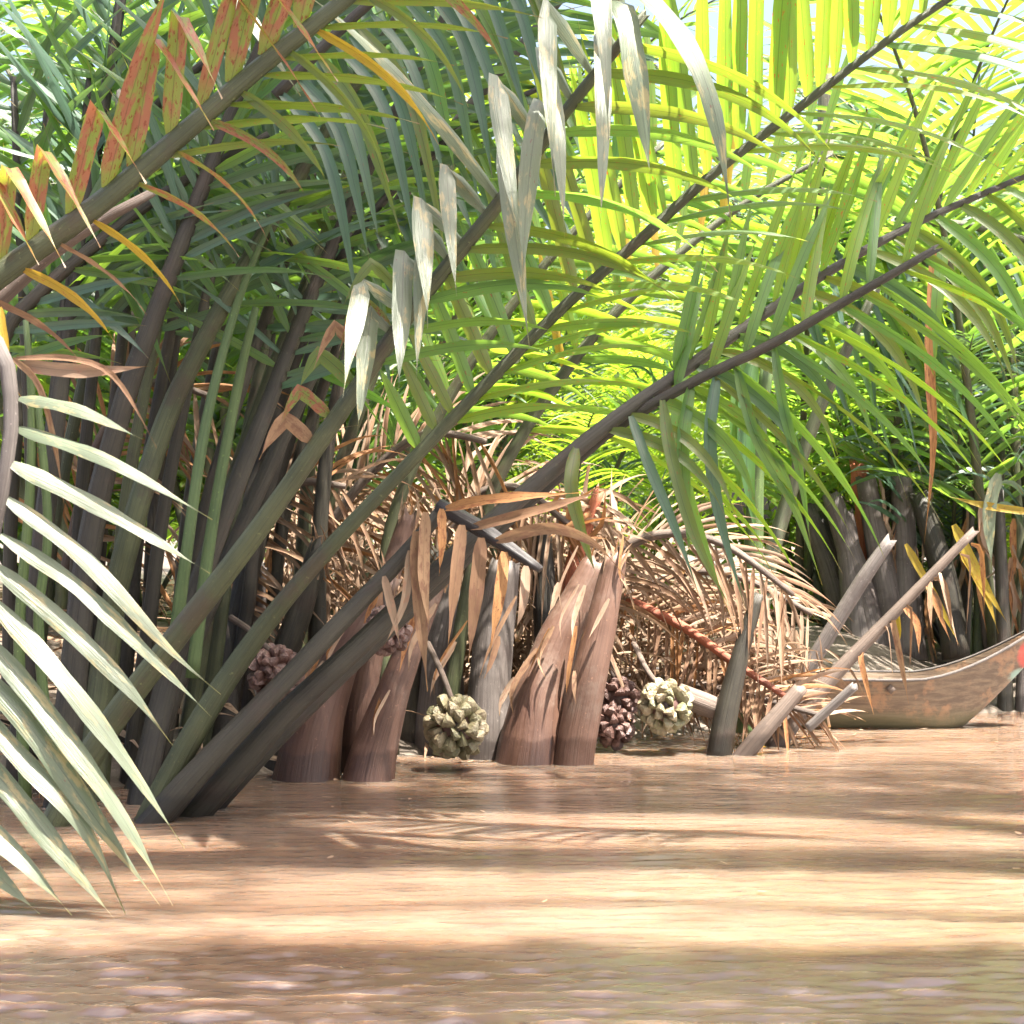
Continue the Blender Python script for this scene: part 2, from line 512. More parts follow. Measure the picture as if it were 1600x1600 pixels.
def frond(root, pts, mat, sides=(), n=34, name='frond', jag=0.0, flat=1.0, tsides=10, rough=.05, slim=1.0):
    o0 = root.location
    pts = [(a, b, d, w_ * slim) for a, b, d, w_ in pts]
    c, rad, ln = px_curve(pts, n)
    acc = Acc()
    tube(acc, c, rad, tsides, rough, flat, rng.uniform(0, 50), jag)
    fo = acc.build(name, mat, root, o0)
    T = tangents(c)
    for s in sides:
        for k in range(s['n']):
            q = (k + rng.uniform(-.18, .18)) / max(s['n'] - 1, 1)
            q = min(max(q, 0), 1)
            if rng.random() < s.get('gap', 0):
                continue
            v = s['s0'] + (s['s1'] - s['s0']) * q
            i = min(max(v * n, 0), n - 1e-4)
            j = int(i)
            p = c[j].lerp(c[j + 1], i - j)
            r = rad[j] + (rad[j + 1] - rad[j]) * (i - j)
            t = T[j].lerp(T[min(j + 1, n)], i - j).normalized()
            ta = math.atan2(t.z, t.x)
            an = s['a0'] + (s['a1'] - s['a0']) * q + rng.gauss(0, s.get('ja', 4))
            th = ta + R(an) if not s.get('abs') else R(an)
            d = Vector((math.cos(th), s.get('dy', 0) + rng.gauss(0, .06), math.sin(th))).normalized()
            L = (s['L0'] + (s['L1'] - s['L0']) * q) * rng.uniform(.88, 1.1)
            W = s.get('W', .065) * rng.uniform(.72, 1.0)
            wv = t - d * t.dot(d)
            wv.normalize()
            nm = None
            if s.get('nrm'):
                nm = (Vector(s['nrm']) + Vector((rng.gauss(0, .12), rng.gauss(0, .1), rng.gauss(0, .12)))).normalized()
                wv = d.cross(nm).normalized()
            tw = s.get('tw', 0) + rng.gauss(0, s.get('jt', 8))
            wv = Matrix.Rotation(R(tw), 3, d) @ wv
            side = d - t * d.dot(t)
            p = p + side.normalized() * r * .75
            brk = s.get('brk')
            bd = None
            if brk is not None:
                brk = brk + rng.uniform(-.08, .08)
                bd = Vector(s.get('bdir', (0.1, -.1, -1))) + Vector((rng.gauss(0, .07), rng.gauss(0, .07), 0))
                if rng.random() > s.get('bp', 1):
                    brk = None
            path = hang(p, d, L, s['droop'] * rng.uniform(.8, 1.25), s.get('seg', 12), brk, bd, s.get('sway', .12))
            la = Acc()
            blade(la, path, W, wv, s.get('fold', .22), rng.random() < s.get('cut', 0), None, s.get('spin', 0) * rng.uniform(.5, 1.4), nm)
            m = s['mat']
            if isinstance(m, tuple):
                m = rng.choice(m)
            la.build('leaflet', m, fo, o0)
    return fo

def leaf_px(parent, o0, pts, W, mat, tw=0, fold=.2, cut=False, n=14, name='leaflet', spin=0, wv=None, nrm=None):
    """one leaf along the places (px, py, depth)"""
    c, _, _ = resample([(P(*p), 0) for p in pts], n)
    t = (c[1] - c[0]).normalized()
    if nrm is not None:
        wv = t.cross(Vector(nrm))
    if wv is None:
        wv = Vector((-t.z, 0, t.x))                      # across the leaf
    wv = Matrix.Rotation(R(tw), 3, t) @ Vector(wv)
    a = Acc()
    blade(a, c, W, wv, fold, cut, None, spin)
    return a.build(name, mat, parent, o0)

# --- the palm in front, five long fronds leaning to the right over the water
pa = palm(240, 1290, 7.95, 'large green nipa palm whose long fronds lean right over the brown water')
frond(pa, [(60, 1340, 7.8, 66), (150, 1165, 7.8, 58), (260, 1015, 7.7, 52), (380, 860, 7.6, 46), (500, 690, 7.5, 40), (640, 490, 7.4, 34), (770, 330, 7.3, 30), (880, 180, 7.2, 27), (960, 80, 7.15, 24), (1008, 22, 7.1, 20)], ST_OLIVE, [
    dict(s0=.50, s1=.66, n=6, a0=80, a1=72, dy=-.3, L0=.30, L1=.42, W=.06, droop=2.4, mat=(LEAF_RED, LEAF_OLIVE, LEAF_DRY), brk=.45, bdir=(-.35, -.1, -.8), tw=20),
    dict(s0=.63, s1=.985, n=14, a0=82, a1=72, dy=-.3, L0=.75, L1=1.3, W=.08, droop=.3, mat=LEAF_SILVER, brk=.18, bdir=(.1, -.6, -1), nrm=(.21, -.82, .52), tw=0, jt=3, ja=6, bp=.93, spin=.2),
    dict(s0=.60, s1=.97, n=12, a0=-42, a1=-58, dy=-.3, L0=.7, L1=1.0, W=.054, droop=.9, mat=(LEAF_OLIVE, LEAF), tw=35, jt=14),
], jag=.02, slim=.74)
frond(pa, [(215, 1320, 8.0, 64), (300, 1150, 8.0, 54), (390, 1010, 8.0, 44), (480, 895, 7.9, 37), (600, 765, 7.8, 31), (740, 620, 7.7, 27), (880, 480, 7.6, 25), (1000, 375, 7.5, 24), (1110, 275, 7.4, 22), (1240, 175, 7.3, 20), (1370, 75, 7.2, 18), (1480, 0, 7.15, 15), (1620, -90, 7.1, 11)], ST_OLIVE, [
    dict(s0=.40, s1=.60, n=10, a0=72, a1=66, dy=-.3, L0=.42, L1=.85, W=.062, droop=.25, mat=(LEAF, LEAF_OLIVE), tw=10),
    dict(s0=.61, s1=.995, n=27, a0=62, a1=52, dy=-.42, L0=.9, L1=1.3, W=.07, droop=.12, mat=LEAF_BRIGHT, tw=0, ja=2.5, jt=6),
    dict(s0=.44, s1=.97, n=22, a0=-30, a1=-42, dy=-.3, L0=.6, L1=.95, W=.046, droop=.7, mat=(LEAF_BRIGHT, LEAF, LEAF_BRIGHT), nrm=(.1, -.80, .56), gap=.08, tw=0, jt=12, ja=5),
], slim=.74)
frond(pa, [(236, 1345, 8.1, 78), (358, 1212, 8.1, 62), (450, 1110, 8.1, 52), (560, 1010, 8.1, 48), (650, 925, 8.15, 46), (742, 840, 8.2, 44), (850, 745, 8.3, 40), (960, 655, 8.4, 34), (1060, 585, 8.5, 29), (1180, 500, 8.6, 25), (1310, 415, 8.7, 21), (1450, 340, 8.8, 17), (1640, 260, 8.9, 12)], ST_DARK, [
    dict(s0=.60, s1=.985, n=22, a0=42, a1=34, dy=-.2, L0=.7, L1=1.0, W=.066, droop=.25, mat=(LEAF_BRIGHT, LEAF), tw=4, ja=4),
    dict(s0=.52, s1=.98, n=20, a0=-45, a1=-60, dy=-.4, L0=.75, L1=1.0, W=.062, droop=2.1, mat=(LEAF, LEAF_DEEP, LEAF_OLIVE), tw=30, jt=14),
], slim=.74)
frond(pa, [(262, 1335, 8.3, 58), (430, 1155, 8.35, 42), (600, 990, 8.45, 36), (760, 842, 8.5, 32), (880, 737, 8.5, 28), (960, 669, 8.45, 26), (1090, 593, 8.4, 24), (1200, 541, 8.4, 22), (1320, 471, 8.35, 21), (1462, 389, 8.3, 17)], ST_DARK, [
    dict(s0=.62, s1=.985, n=16, a0=-66, a1=-60, dy=-.2, L0=.95, L1=1.15, W=.046, droop=.75, mat=(LEAF_OLIVE, LEAF, LEAF_BRIGHT), tw=45, jt=12),
    dict(s0=.70, s1=.97, n=8, a0=48, a1=40, dy=.3, L0=.7, L1=.9, W=.055, droop=.4, mat=(LEAF_BRIGHT, LEAF), tw=5),
], jag=.03, slim=.74)
top_leaves = pa.children[0]
for pts, W in [([(985, -30, 7.0), (1040, 20, 6.85), (1088, 95, 6.75), (1122, 200, 6.7), (1142, 345, 6.7)], .085),
               ([(945, 5, 7.05), (975, 15, 6.95), (995, 120, 6.85), (1018, 290, 6.8)], .09),
               ([(340, -20, 6.9), (385, 20, 6.8), (430, 90, 6.75), (470, 150, 6.75)], .05)]:
    leaf_px(top_leaves, pa.location, pts, W, LEAF_SILVER, nrm=(.21, -.82, .52), fold=.2)
dead = frond(pa, [(190, 1345, 7.9, 76), (315, 1200, 7.95, 56), (420, 1090, 8.0, 46), (520, 985, 8.05, 42), (620, 880, 8.1, 36), (688, 800, 8.1, 28)], ST_DARK, n=26, jag=.02, slim=.74)
dead['label'] = 'broken frond with its blackened tip bent over'
tipc = frond(pa, [(686, 790, 8.1, 24), (760, 832, 8.0, 26), (845, 890, 7.9, 12)], ST_BLACK, n=10, name='broken_tip', tsides=8)
for pts, W, mt in [
    ([(696, 795, 8.05), (770, 780, 7.9), (905, 770, 7.7)], .05, LEAF_RUST),
    ([(735, 825, 8.0), (830, 800, 7.85), (950, 765, 7.7)], .045, LEAF_DRY),
    ([(775, 845, 7.95), (860, 825, 7.8), (930, 850, 7.7), (975, 900, 7.65)], .05, LEAF_DRY),
    ([(665, 800, 8.0), (662, 900, 7.95), (672, 990, 7.95)], .05, LEAF_DRY),
    ([(690, 795, 8.0), (690, 850, 7.95), (686, 900, 7.95)], .04, LEAF_RUST),
    ([(722, 820, 7.95), (712, 900, 7.9), (700, 1010, 7.9)], .055, LEAF_DRY),
    ([(752, 840, 7.95), (745, 920, 7.9), (732, 1035, 7.9)], .06, LEAF_DRY),
    ([(788, 862, 7.9), (780, 930, 7.85), (765, 1020, 7.85)], .055, LEAF_RUST),
    ([(822, 884, 7.9), (818, 940, 7.85), (806, 985, 7.85)], .04, LEAF_PALE),
    ([(650, 830, 8.0), (655, 930, 7.98), (668, 1080, 7.98)], .06, LEAF_DRY),
    ([(640, 860, 8.0), (632, 940, 7.98), (600, 1010, 7.98)], .035, LEAF_PALE),
    ([(600, 900, 8.0), (612, 950, 7.98), (625, 1010, 7.98)], .035, LEAF_PALE),
]:
    leaf_px(tipc, pa.location, pts, W, mt, tw=rng.uniform(-25, 25), spin=rng.uniform(-1, 1))

# --- the palm behind it, to the left: crowded dark stalks
pb = palm(120, 1285, 8.5, 'dense nipa palm of crowded dark upright stalks at the left bank')
blue = dict(dy=-.25, W=.05, droop=.4, mat=(LEAF_DEEP, LEAF_DEEP, LEAF), tw=25, jt=25, ja=15, sway=.3, seg=10)
def up(s0, s1, n, **k):
    return dict(blue, s0=s0, s1=s1, n=int(n * 1.35), **k)
frond(pb, slim=.85, pts=[(85, 1330, 8.3, 62), (110, 1100, 8.4, 54), (140, 850, 8.5, 46), (190, 640, 8.5, 40), (250, 470, 8.5, 35), (310, 310, 8.5, 30), (365, 170, 8.5, 26), (430, 20, 8.5, 22), (490, -130, 8.5, 16)], mat=ST_DARK, sides=[
    up(.62, .99, 16, a0=55, a1=45, L0=.7, L1=.9), up(.6, .99, 16, a0=-50, a1=-45, L0=.8, L1=1.0)])
frond(pb, slim=.85, pts=[(130, 1330, 8.5, 58), (168, 1000, 8.7, 48), (205, 830, 8.7, 44), (262, 650, 8.8, 38), (330, 510, 8.8, 34), (410, 370, 8.8, 30), (470, 270, 8.8, 28), (600, 60, 8.8, 22), (690, -70, 8.8, 16)], mat=ST_OLIVE, sides=[
    up(.58, .99, 17, a0=60, a1=45, L0=.7, L1=.95), up(.58, .99, 17, a0=-55, a1=-45, L0=.9, L1=1.0)])
frond(pb, slim=.85, pts=[(15, 1330, 8.7, 50), (60, 900, 8.8, 38), (95, 600, 8.9, 33), (120, 430, 8.9, 30), (150, 230, 8.9, 26), (180, 60, 8.9, 22), (200, -90, 8.9, 18)], mat=ST_DARK, sides=[
    up(.6, .99, 14, a0=55, a1=45, L0=.6, L1=.8), up(.6, .99, 14, a0=-55, a1=-45, L0=.6, L1=.8)])
frond(pb, slim=.85, pts=[(205, 1320, 8.4, 52), (262, 1060, 8.6, 44), (330, 860, 8.7, 38), (400, 680, 8.8, 33), (470, 500, 8.9, 28), (540, 340, 9.0, 25), (640, 130, 9.0, 20), (730, -40, 9.0, 15)], mat=ST_DARK, sides=[
    up(.52, .99, 18, a0=60, a1=45, L0=.6, L1=.9), up(.5, .99, 20, a0=-60, a1=-45, L0=.8, L1=1.0)])
frond(pb, slim=.85, pts=[(-90, 1280, 8.6, 46), (-50, 800, 8.6, 36), (0, 540, 8.6, 30), (60, 460, 8.6, 27), (140, 390, 8.6, 25), (260, 300, 8.6, 21), (420, 210, 8.6, 14)], mat=ST_DARK, sides=[
    up(.55, .99, 14, a0=60, a1=45, L0=.6, L1=.7), up(.55, .99, 14, a0=-55, a1=-45, L0=.6, L1=.7)])
frond(pb, slim=.85, pts=[(175, 1330, 8.9, 46), (300, 1010, 9.1, 36), (420, 730, 9.2, 30), (560, 430, 9.3, 26), (640, 290, 9.3, 24), (740, 160, 9.3, 22), (850, 30, 9.3, 18), (930, -70, 9.3, 14)], mat=ST_DARK, sides=[
    up(.55, .99, 20, a0=75, a1=60, L0=.6, L1=.95, mat=(LEAF_DEEP, LEAF_OLIVE)), up(.5, .99, 20, a0=-70, a1=-55, L0=.6, L1=.9, mat=(LEAF_DEEP, LEAF_OLIVE, LEAF))])
for cpts, nn, lo, hi, sl in [([(130, 330, 9.0, 16), (260, 150, 8.9, 15), (420, 30, 8.8, 13), (560, -60, 8.7, 8)], 26, 180, 330, .35),
                         ([(520, 420, 9.0, 14), (620, 290, 8.95, 14), (740, 190, 8.9, 12), (860, 130, 8.9, 7)], 22, 150, 300, .4)]:
    hf = frond(pb, cpts, ST_DARK, n=14, tsides=8)
    cc_, _, _ = px_curve(cpts, nn)
    for q in cc_:
        ln = M_(rng.uniform(lo, hi), q.y)
        a_ = [q, q + Vector((ln * sl * .45, -.1, -ln * .4)), q + Vector((ln * sl * rng.uniform(.7, 1.4), -.18, -ln))]
        c_, _, _ = resample([(v, 0) for v in a_], 10)
        b_ = Acc()
        blade(b_, c_, rng.uniform(.034, .05), Matrix.Rotation(R(rng.uniform(-45, 45)), 3, 'Z') @ Vector((1, 0, .3)), .3)
        b_.build('leaflet', rng.choice((LEAF_DEEP, LEAF_DEEP, LEAF)), hf, pb.location)
for x0, x1, x2, d0, mt_ in [(30, 70, 118, 8.9, ST_DARK), (150, 200, 280, 9.0, ST_OLIVE), (190, 262, 350, 9.1, ST_DARK), (230, 330, 470, 9.3, ST_DARK), (265, 360, 520, 9.4, ST_OLIVE), (100, 128, 170, 9.2, ST_DARK), (60, 50, 30, 9.0, ST_DARK), (330, 420, 560, 9.7, ST_DARK), (300, 372, 452, 9.6, ST_OLIVE), (380, 455, 600, 9.9, ST_DARK), (215, 245, 300, 9.5, ST_DARK), (445, 480, 520, 10.0, ST_OLIVE), (20, 95, 190, 9.3, ST_OLIVE), (120, 165, 215, 9.6, ST_DARK), (170, 225, 300, 9.4, ST_DARK), (250, 300, 380, 9.8, ST_DARK), (10, 20, 60, 9.5, ST_DARK), (290, 395, 545, 9.9, ST_DARK), (350, 400, 440, 10.1, ST_DARK), (405, 520, 680, 10.1, ST_OLIVE), (80, 160, 240, 9.9, ST_DARK)]:
    frond(pb, [(x0, 1300, d0, 30), (x0 * .45 + x1 * .55, 1000, d0, 25), (x1, 760, d0, 21), (x2, 330, d0, 15), (x2 + (x2 - x1) * .45, 120, d0, 10)], mt_, [
        up(.66, .99, 8, a0=58, a1=45, L0=.6, L1=.8), up(.66, .99, 8, a0=-55, a1=-45, L0=.6, L1=.8)], n=20, tsides=8)
hangers = frond(pb, [(430, 150, 8.0, 20), (560, 20, 8.0, 17), (700, -90, 8.0, 13), (800, -150, 8.0, 8)], ST_DARK, n=14, tsides=8)
for k in range(17):
    u = k / 16
    x0, y0 = 440 + 330 * u + rng.uniform(-8, 8), 140 - 270 * u
    ln = rng.uniform(270, 400)
    leaf_px(hangers, pb.location, [(x0, y0, 8.0), (x0 + ln * .22, y0 + ln * .3, 7.85), (x0 + ln * rng.uniform(.34, .5), y0 + ln, 7.8)], rng.uniform(.045, .06), rng.choice((LEAF_DEEP, LEAF_DEEP, LEAF, LEAF_OLIVE)), tw=rng.uniform(-35, 35), fold=.3)
for pts in [[(272, 1010, 8.4, 22), (292, 860, 8.4, 19), (322, 660, 8.5, 17), (372, 470, 8.6, 13), (430, 330, 8.6, 8)],
            [(40, 1250, 8.2, 20), (30, 1000, 8.2, 18), (45, 800, 8.2, 16), (50, 640, 8.2, 14), (40, 500, 8.2, 9)],
            [(85, 1250, 8.2, 18), (60, 980, 8.2, 17), (75, 830, 8.2, 15), (58, 620, 8.2, 12)],
            [(300, 1060, 8.5, 22), (330, 830, 8.6, 19), (372, 600, 8.7, 16), (400, 480, 8.7, 11)]]:
    frond(pb, pts, ST_GREEN, n=18, name='stalk', tsides=8)

# --- palm standing just out of the picture on the left: one frond across the top corner, one drooping into the water
pc = palm(-150, 1330, 6.5, 'nipa palm at the left edge, rust stained leaflets above, pale leaflets dipping into water')
frond(pc, [(-330, 1330, 6.8, 60), (-290, 900, 6.7, 50), (-160, 570, 6.6, 44), (0, 430, 6.6, 39), (130, 338, 6.6, 35), (250, 240, 6.6, 32), (400, 110, 6.6, 29), (520, 15, 6.6, 26), (660, -100, 6.6, 20)], ST_OLIVE, [
    dict(s0=.45, s1=.97, n=16, a0=42, a1=36, dy=-.22, L0=.78, L1=1.0, W=.08, droop=.2, mat=LEAF_RED, tw=0, jt=6, ja=4, brk=.5, bdir=(.4, -.25, -.85), bp=.75),
    dict(s0=.48, s1=.97, n=13, a0=-60, a1=-70, dy=-.2, L0=.4, L1=.62, W=.04, droop=1.8, mat=(LEAF_OLIVE, LEAF_YELLOW, LEAF_RED, LEAF_DRY), tw=45, jt=20),
    dict(s0=.72, s1=.98, n=9, a0=-30, a1=-35, dy=.1, L0=.6, L1=.75, W=.05, droop=.5, mat=LEAF_OLIVE, tw=50),
])
frond(pc, [(-300, 1300, 7.1, 40), (-120, 640, 6.9, 34), (0, 470, 6.85, 27), (110, 375, 6.85, 22), (240, 300, 6.85, 14)], ST_DEAD, n=18, name='stalk', tsides=8)
fl = frond(pc, [(-250, 1250, 6.6, 50), (-160, 760, 6.4, 42), (-70, 520, 6.3, 34), (0, 545, 6.2, 27), (18, 640, 6.15, 24), (8, 740, 6.1, 22), (-14, 860, 6.1, 20), (-45, 1010, 6.1, 18), (-80, 1180, 6.1, 15), (-110, 1330, 6.1, 10)], ST_GREY)
for pts, W in [
    ([(30, 622, 6.15), (120, 640, 6.1), (222, 686, 6.05)], .055),
    ([(24, 668, 6.15), (170, 720, 6.05), (332, 812, 6.0)], .06),
    ([(14, 722, 6.1), (170, 800, 6.05), (328, 896, 6.0)], .072),
    ([(6, 776, 6.1), (130, 870, 6.05), (260, 1010, 6.0), (345, 1085, 6.0)], .07),
    ([(0, 835, 6.1), (120, 915, 6.05), (240, 1030, 6.0), (335, 1125, 5.98)], .075),
    ([(-6, 885, 6.1), (100, 975, 6.05), (200, 1075, 6.0), (270, 1165, 5.98)], .08),
    ([(-14, 935, 6.1), (90, 1050, 6.0), (190, 1180, 5.95), (288, 1325, 5.92)], .085),
    ([(-22, 995, 6.1), (70, 1110, 6.0), (180, 1260, 5.92), (270, 1415, 5.88)], .09),
    ([(-32, 1045, 6.1), (50, 1140, 6.0), (150, 1280, 5.95), (250, 1415, 5.92)], .09),
    ([(-42, 1100, 6.1), (30, 1180, 6.0), (130, 1290, 5.95), (196, 1428, 5.95)], .085),
    ([(-52, 1160, 6.1), (20, 1240, 6.0), (100, 1340, 5.95), (183, 1441, 5.92)], .09),
    ([(-70, 1225, 6.1), (-10, 1300, 6.0), (50, 1360, 5.96), (112, 1430, 5.95)], .085),
    ([(-80, 1270, 6.1), (-30, 1340, 6.0), (20, 1390, 5.98), (62, 1428, 5.96)], .085),
]:
    leaf_px(fl, pc.location, pts, W * .8, LEAF_SILVER, tw=rng.uniform(-9, 9), fold=.2, spin=rng.uniform(-.35, .35), nrm=(.21, -.8, .54))
for pts, W, mt in [([(30, 570, 6.2), (130, 580, 6.15), (235, 572, 6.1)], .045, LEAF_PALE),
                   ([(25, 560, 6.2), (110, 560, 6.15), (180, 590, 6.1), (245, 700, 6.1)], .02, LEAF_DRY),
                   ([(0, 480, 6.3), (10, 560, 6.2), (5, 640, 6.15)], .03, LEAF_YELLOW),
                   ([(20, 560, 6.2), (60, 600, 6.15), (85, 690, 6.15), (100, 790, 6.15)], .025, LEAF_DRY)]:
    leaf_px(fl, pc.location, pts, W, mt, tw=rng.uniform(-20, 20))

# --- brown based palm in the middle, left
pd = palm(525, 1215, 9.35, 'nipa palm with broad brown leaf bases at the waterline left of the lone green fruit')
bases = [
    ([(568, 1260, 9.25, 96), (586, 1170, 9.3, 72), (615, 1080, 9.3, 52), (650, 985, 9.35, 42), (690, 890, 9.4, 30)], ST_BROWN),
    ([(474, 1260, 9.3, 118), (490, 1150, 9.35, 92), (520, 1060, 9.4, 66), (555, 990, 9.4, 52), (610, 900, 9.45, 38)], ST_BROWN),
    ([(555, 1240, 9.6, 60), (560, 1120, 9.6, 52), (578, 1020, 9.65, 44), (600, 930, 9.65, 36), (640, 800, 9.7, 26)], ST_BROWN),
    ([(420, 1240, 9.6, 60), (430, 1080, 9.7, 48), (470, 950, 9.7, 40), (500, 850, 9.7, 32)], ST_DARK),
    ([(500, 1200, 9.8, 36), (496, 1000, 9.8, 30), (498, 860, 9.8, 26), (512, 700, 9.8, 22), (540, 560, 9.8, 18), (600, 380, 9.8, 12)], ST_DARK),
    ([(395, 1240, 9.9, 50), (395, 1080, 9.9, 42), (400, 960, 9.9, 36), (410, 880, 9.9, 34)], ST_GREY),
    ([(340, 1240, 9.6, 60), (352, 1100, 9.7, 50), (372, 960, 9.8, 40), (420, 780, 9.9, 30), (470, 620, 9.9, 24)], ST_DARK),
]
for k, (pts, mt) in enumerate(bases):
    frond(pd, pts, mt, n=18, name='leaf_base', tsides=14, jag=.03)
frond(pd, [(610, 1180, 9.9, 30), (600, 900, 10, 22), (640, 740, 10, 20), (740, 560, 10.0, 18), (880, 380, 10, 14), (1040, 220, 10, 9)], ST_OLIVE, [
    dict(s0=.5, s1=.98, n=14, a0=60, a1=50, dy=.1, L0=.7, L1=.9, W=.055, droop=.4, mat=(LEAF_BRIGHT, LEAF), tw=10, seg=9),
    dict(s0=.5, s1=.98, n=14, a0=-60, a1=-45, dy=-.2, L0=.7, L1=.9, W=.055, droop=.9, mat=(LEAF, LEAF_BRIGHT), tw=35, seg=9)])
frond(pd, [(690, 1180, 10.2, 30), (735, 900, 10.2, 22), (780, 745, 10.2, 21), (880, 585, 10.2, 19), (1000, 450, 10.2, 16), (1160, 320, 10.2, 11), (1300, 240, 10.2, 7)], ST_OLIVE, [
    dict(s0=.5, s1=.98, n=14, a0=50, a1=45, dy=.1, L0=.7, L1=.9, W=.055, droop=.4, mat=(LEAF_BRIGHT, LEAF_YELLOW, LEAF_BRIGHT), tw=10, seg=9),
    dict(s0=.45, s1=.98, n=15, a0=-55, a1=-45, dy=-.2, L0=.7, L1=.9, W=.055, droop=.9, mat=(LEAF, LEAF_BRIGHT), tw=35, seg=9)])

# --- stump palm in the middle: cut reddish leaf bases
pe = palm(840, 1187, 10.05, 'cut nipa palm with thick reddish brown leaf bases between the two green fruits')
for pts, mt in [
    ([(826, 1230, 9.95, 124), (834, 1160, 10.0, 106), (846, 1080, 10.05, 84), (872, 1000, 10.1, 64), (903, 935, 10.15, 52), (932, 876, 10.2, 42)], ST_BROWN),
    ([(893, 1230, 9.85, 66), (902, 1150, 9.88, 62), (918, 1070, 9.9, 58), (938, 980, 9.95, 50), (956, 900, 10.0, 40), (963, 868, 10.0, 34)], ST_BROWN),
    ([(758, 1230, 10.2, 84), (762, 1150, 10.2, 76), (766, 1060, 10.25, 66), (775, 970, 10.3, 62), (790, 880, 10.3, 46)], ST_GREY),
    ([(690, 1230, 10.4, 90), (688, 1120, 10.4, 76), (694, 1020, 10.4, 62), (712, 920, 10.45, 48)], ST_GREY),
    ([(640, 1230, 10.5, 70), (645, 1100, 10.5, 60), (660, 980, 10.5, 48), (690, 860, 10.5, 36)], ST_DARK),
    ([(868, 1190, 10.4, 60), (862, 1060, 10.4, 50), (852, 940, 10.45, 38), (846, 832, 10.5, 30)], ST_DARK),
    ([(885, 1100, 10.4, 50), (905, 980, 10.4, 44), (925, 900, 10.4, 40)], ST_GREY),
]:
    frond(pe, pts, mt, n=20, name='leaf_base', tsides=16, jag=.025, rough=.07)
frond(pe, [(870, 1020, 10.5, 30), (890, 910, 10.5, 28), (905, 850, 10.5, 26), (935, 770, 10.5, 18)], ST_RED, n=14, name='fibrous_stalk', tsides=9, rough=.35, jag=.06)
for k in range(9):
    leaf_px(pe, pe.location, [(905 + rng.uniform(-14, 14), 840 + rng.uniform(-50, 40), 10.45), (900 + rng.uniform(-40, 50), 800 + rng.uniform(-30, 40), 10.4), (910 + rng.uniform(-70, 70), 790 + rng.uniform(-40, 60), 10.35)], .03, LEAF_RUST, n=6, name='fibre')

for root_, spots in [(pd, [(490, 1130), (520, 1060), (585, 1150), (625, 1050), (450, 1150), (560, 1000), (610, 960)]), (pe, [(800, 1120), (838, 1060), (880, 1000), (905, 1100), (930, 1000), (760, 1060), (700, 1090), (948, 920), (870, 960)])]:
    for x0, y0 in spots:
        for q in range(2):
            d0 = root_.location.y - rng.uniform(.12, .3)
            x0 += rng.uniform(-18, 18)
            h = rng.uniform(50, 130)
            leaf_px(root_, root_.location, [(x0 + h * rng.uniform(.1, .4), y0 - h, d0 + .05), (x0 + rng.uniform(-5, 12), y0 - h * .4, d0), (x0 + rng.uniform(-14, 14), y0, d0 - rng.uniform(0, .08))], rng.uniform(.012, .04), rng.choice((LEAF_DRY, LEAF_PALE, LEAF_RUST)), tw=rng.uniform(-40, 40), n=7, name='sheath_strip')

for root_, tops in [(pd, [(690, 890, 9.4), (610, 900, 9.45), (640, 800, 9.7), (500, 850, 9.7), (410, 880, 9.9)]), (pe, [(932, 876, 10.2), (963, 868, 10.0), (790, 880, 10.3), (712, 920, 10.45), (846, 832, 10.5), (925, 900, 10.4)])]:
    for x0, y0, d0 in tops:
        for q in range(8):
            bx = x0 + rng.uniform(-16, 16)
            leaf_px(root_, root_.location, [(bx - 6, y0 + rng.uniform(8, 60), d0 - .04), (bx, y0 - 6, d0 - .03), (bx + rng.uniform(-14, 22), y0 - rng.uniform(10, 46), d0 + rng.uniform(-.06, .06))], rng.uniform(.008, .024), rng.choice((LEAF_DRY, LEAF_STRAW, LEAF_RUST)), tw=rng.uniform(-50, 50), n=5, name='fibre')

# --- right hand palm with leaning dead stalks in front of the boat
pf = palm(1170, 1160, 10.85, 'dead nipa stalks leaning right in front of the old wooden boat')
ds = {}
for key, pts, mt in [
    ('a', [(1122, 1190, 10.3, 42), (1136, 1110, 10.33, 37), (1155, 1030, 10.36, 29), (1180, 945, 10.4, 20), (1186, 930, 10.4, 16)], ST_DARK),
    ('b', [(1190, 1200, 10.7, 40), (1235, 1130, 10.75, 32), (1300, 1058, 10.8, 24), (1400, 955, 10.85, 18), (1524, 828, 10.9, 13)], ST_DEAD),
    ('c', [(1150, 1195, 10.3, 30), (1195, 1140, 10.3, 28), (1250, 1076, 10.35, 22)], ST_DEAD),
    ('d', [(1240, 1085, 11.0, 22), (1290, 1000, 11.0, 24), (1345, 910, 11.0, 24), (1392, 842, 11.0, 18)], ST_GREY),
    ('e', [(1262, 1138, 10.4, 15), (1335, 1072, 10.35, 15)], ST_GREY),
    ('f', [(1060, 1085, 10.45, 38), (1100, 1100, 10.4, 38), (1130, 1112, 10.4, 34)], ST_DEAD),
    ('g', [(1165, 1180, 11.4, 40), (1172, 950, 11.5, 34), (1178, 850, 11.5, 30), (1182, 720, 11.5, 26), (1200, 560, 11.5, 20)], ST_GREEN),
    ('h', [(1180, 1000, 11.8, 30), (1200, 890, 11.9, 27), (1225, 800, 12, 24), (1280, 640, 12, 20), (1370, 450, 12, 14)], ST_OLIVE),
]:
    ds[key] = frond(pf, pts, mt, n=16, name='stalk', tsides=10, jag=.02)
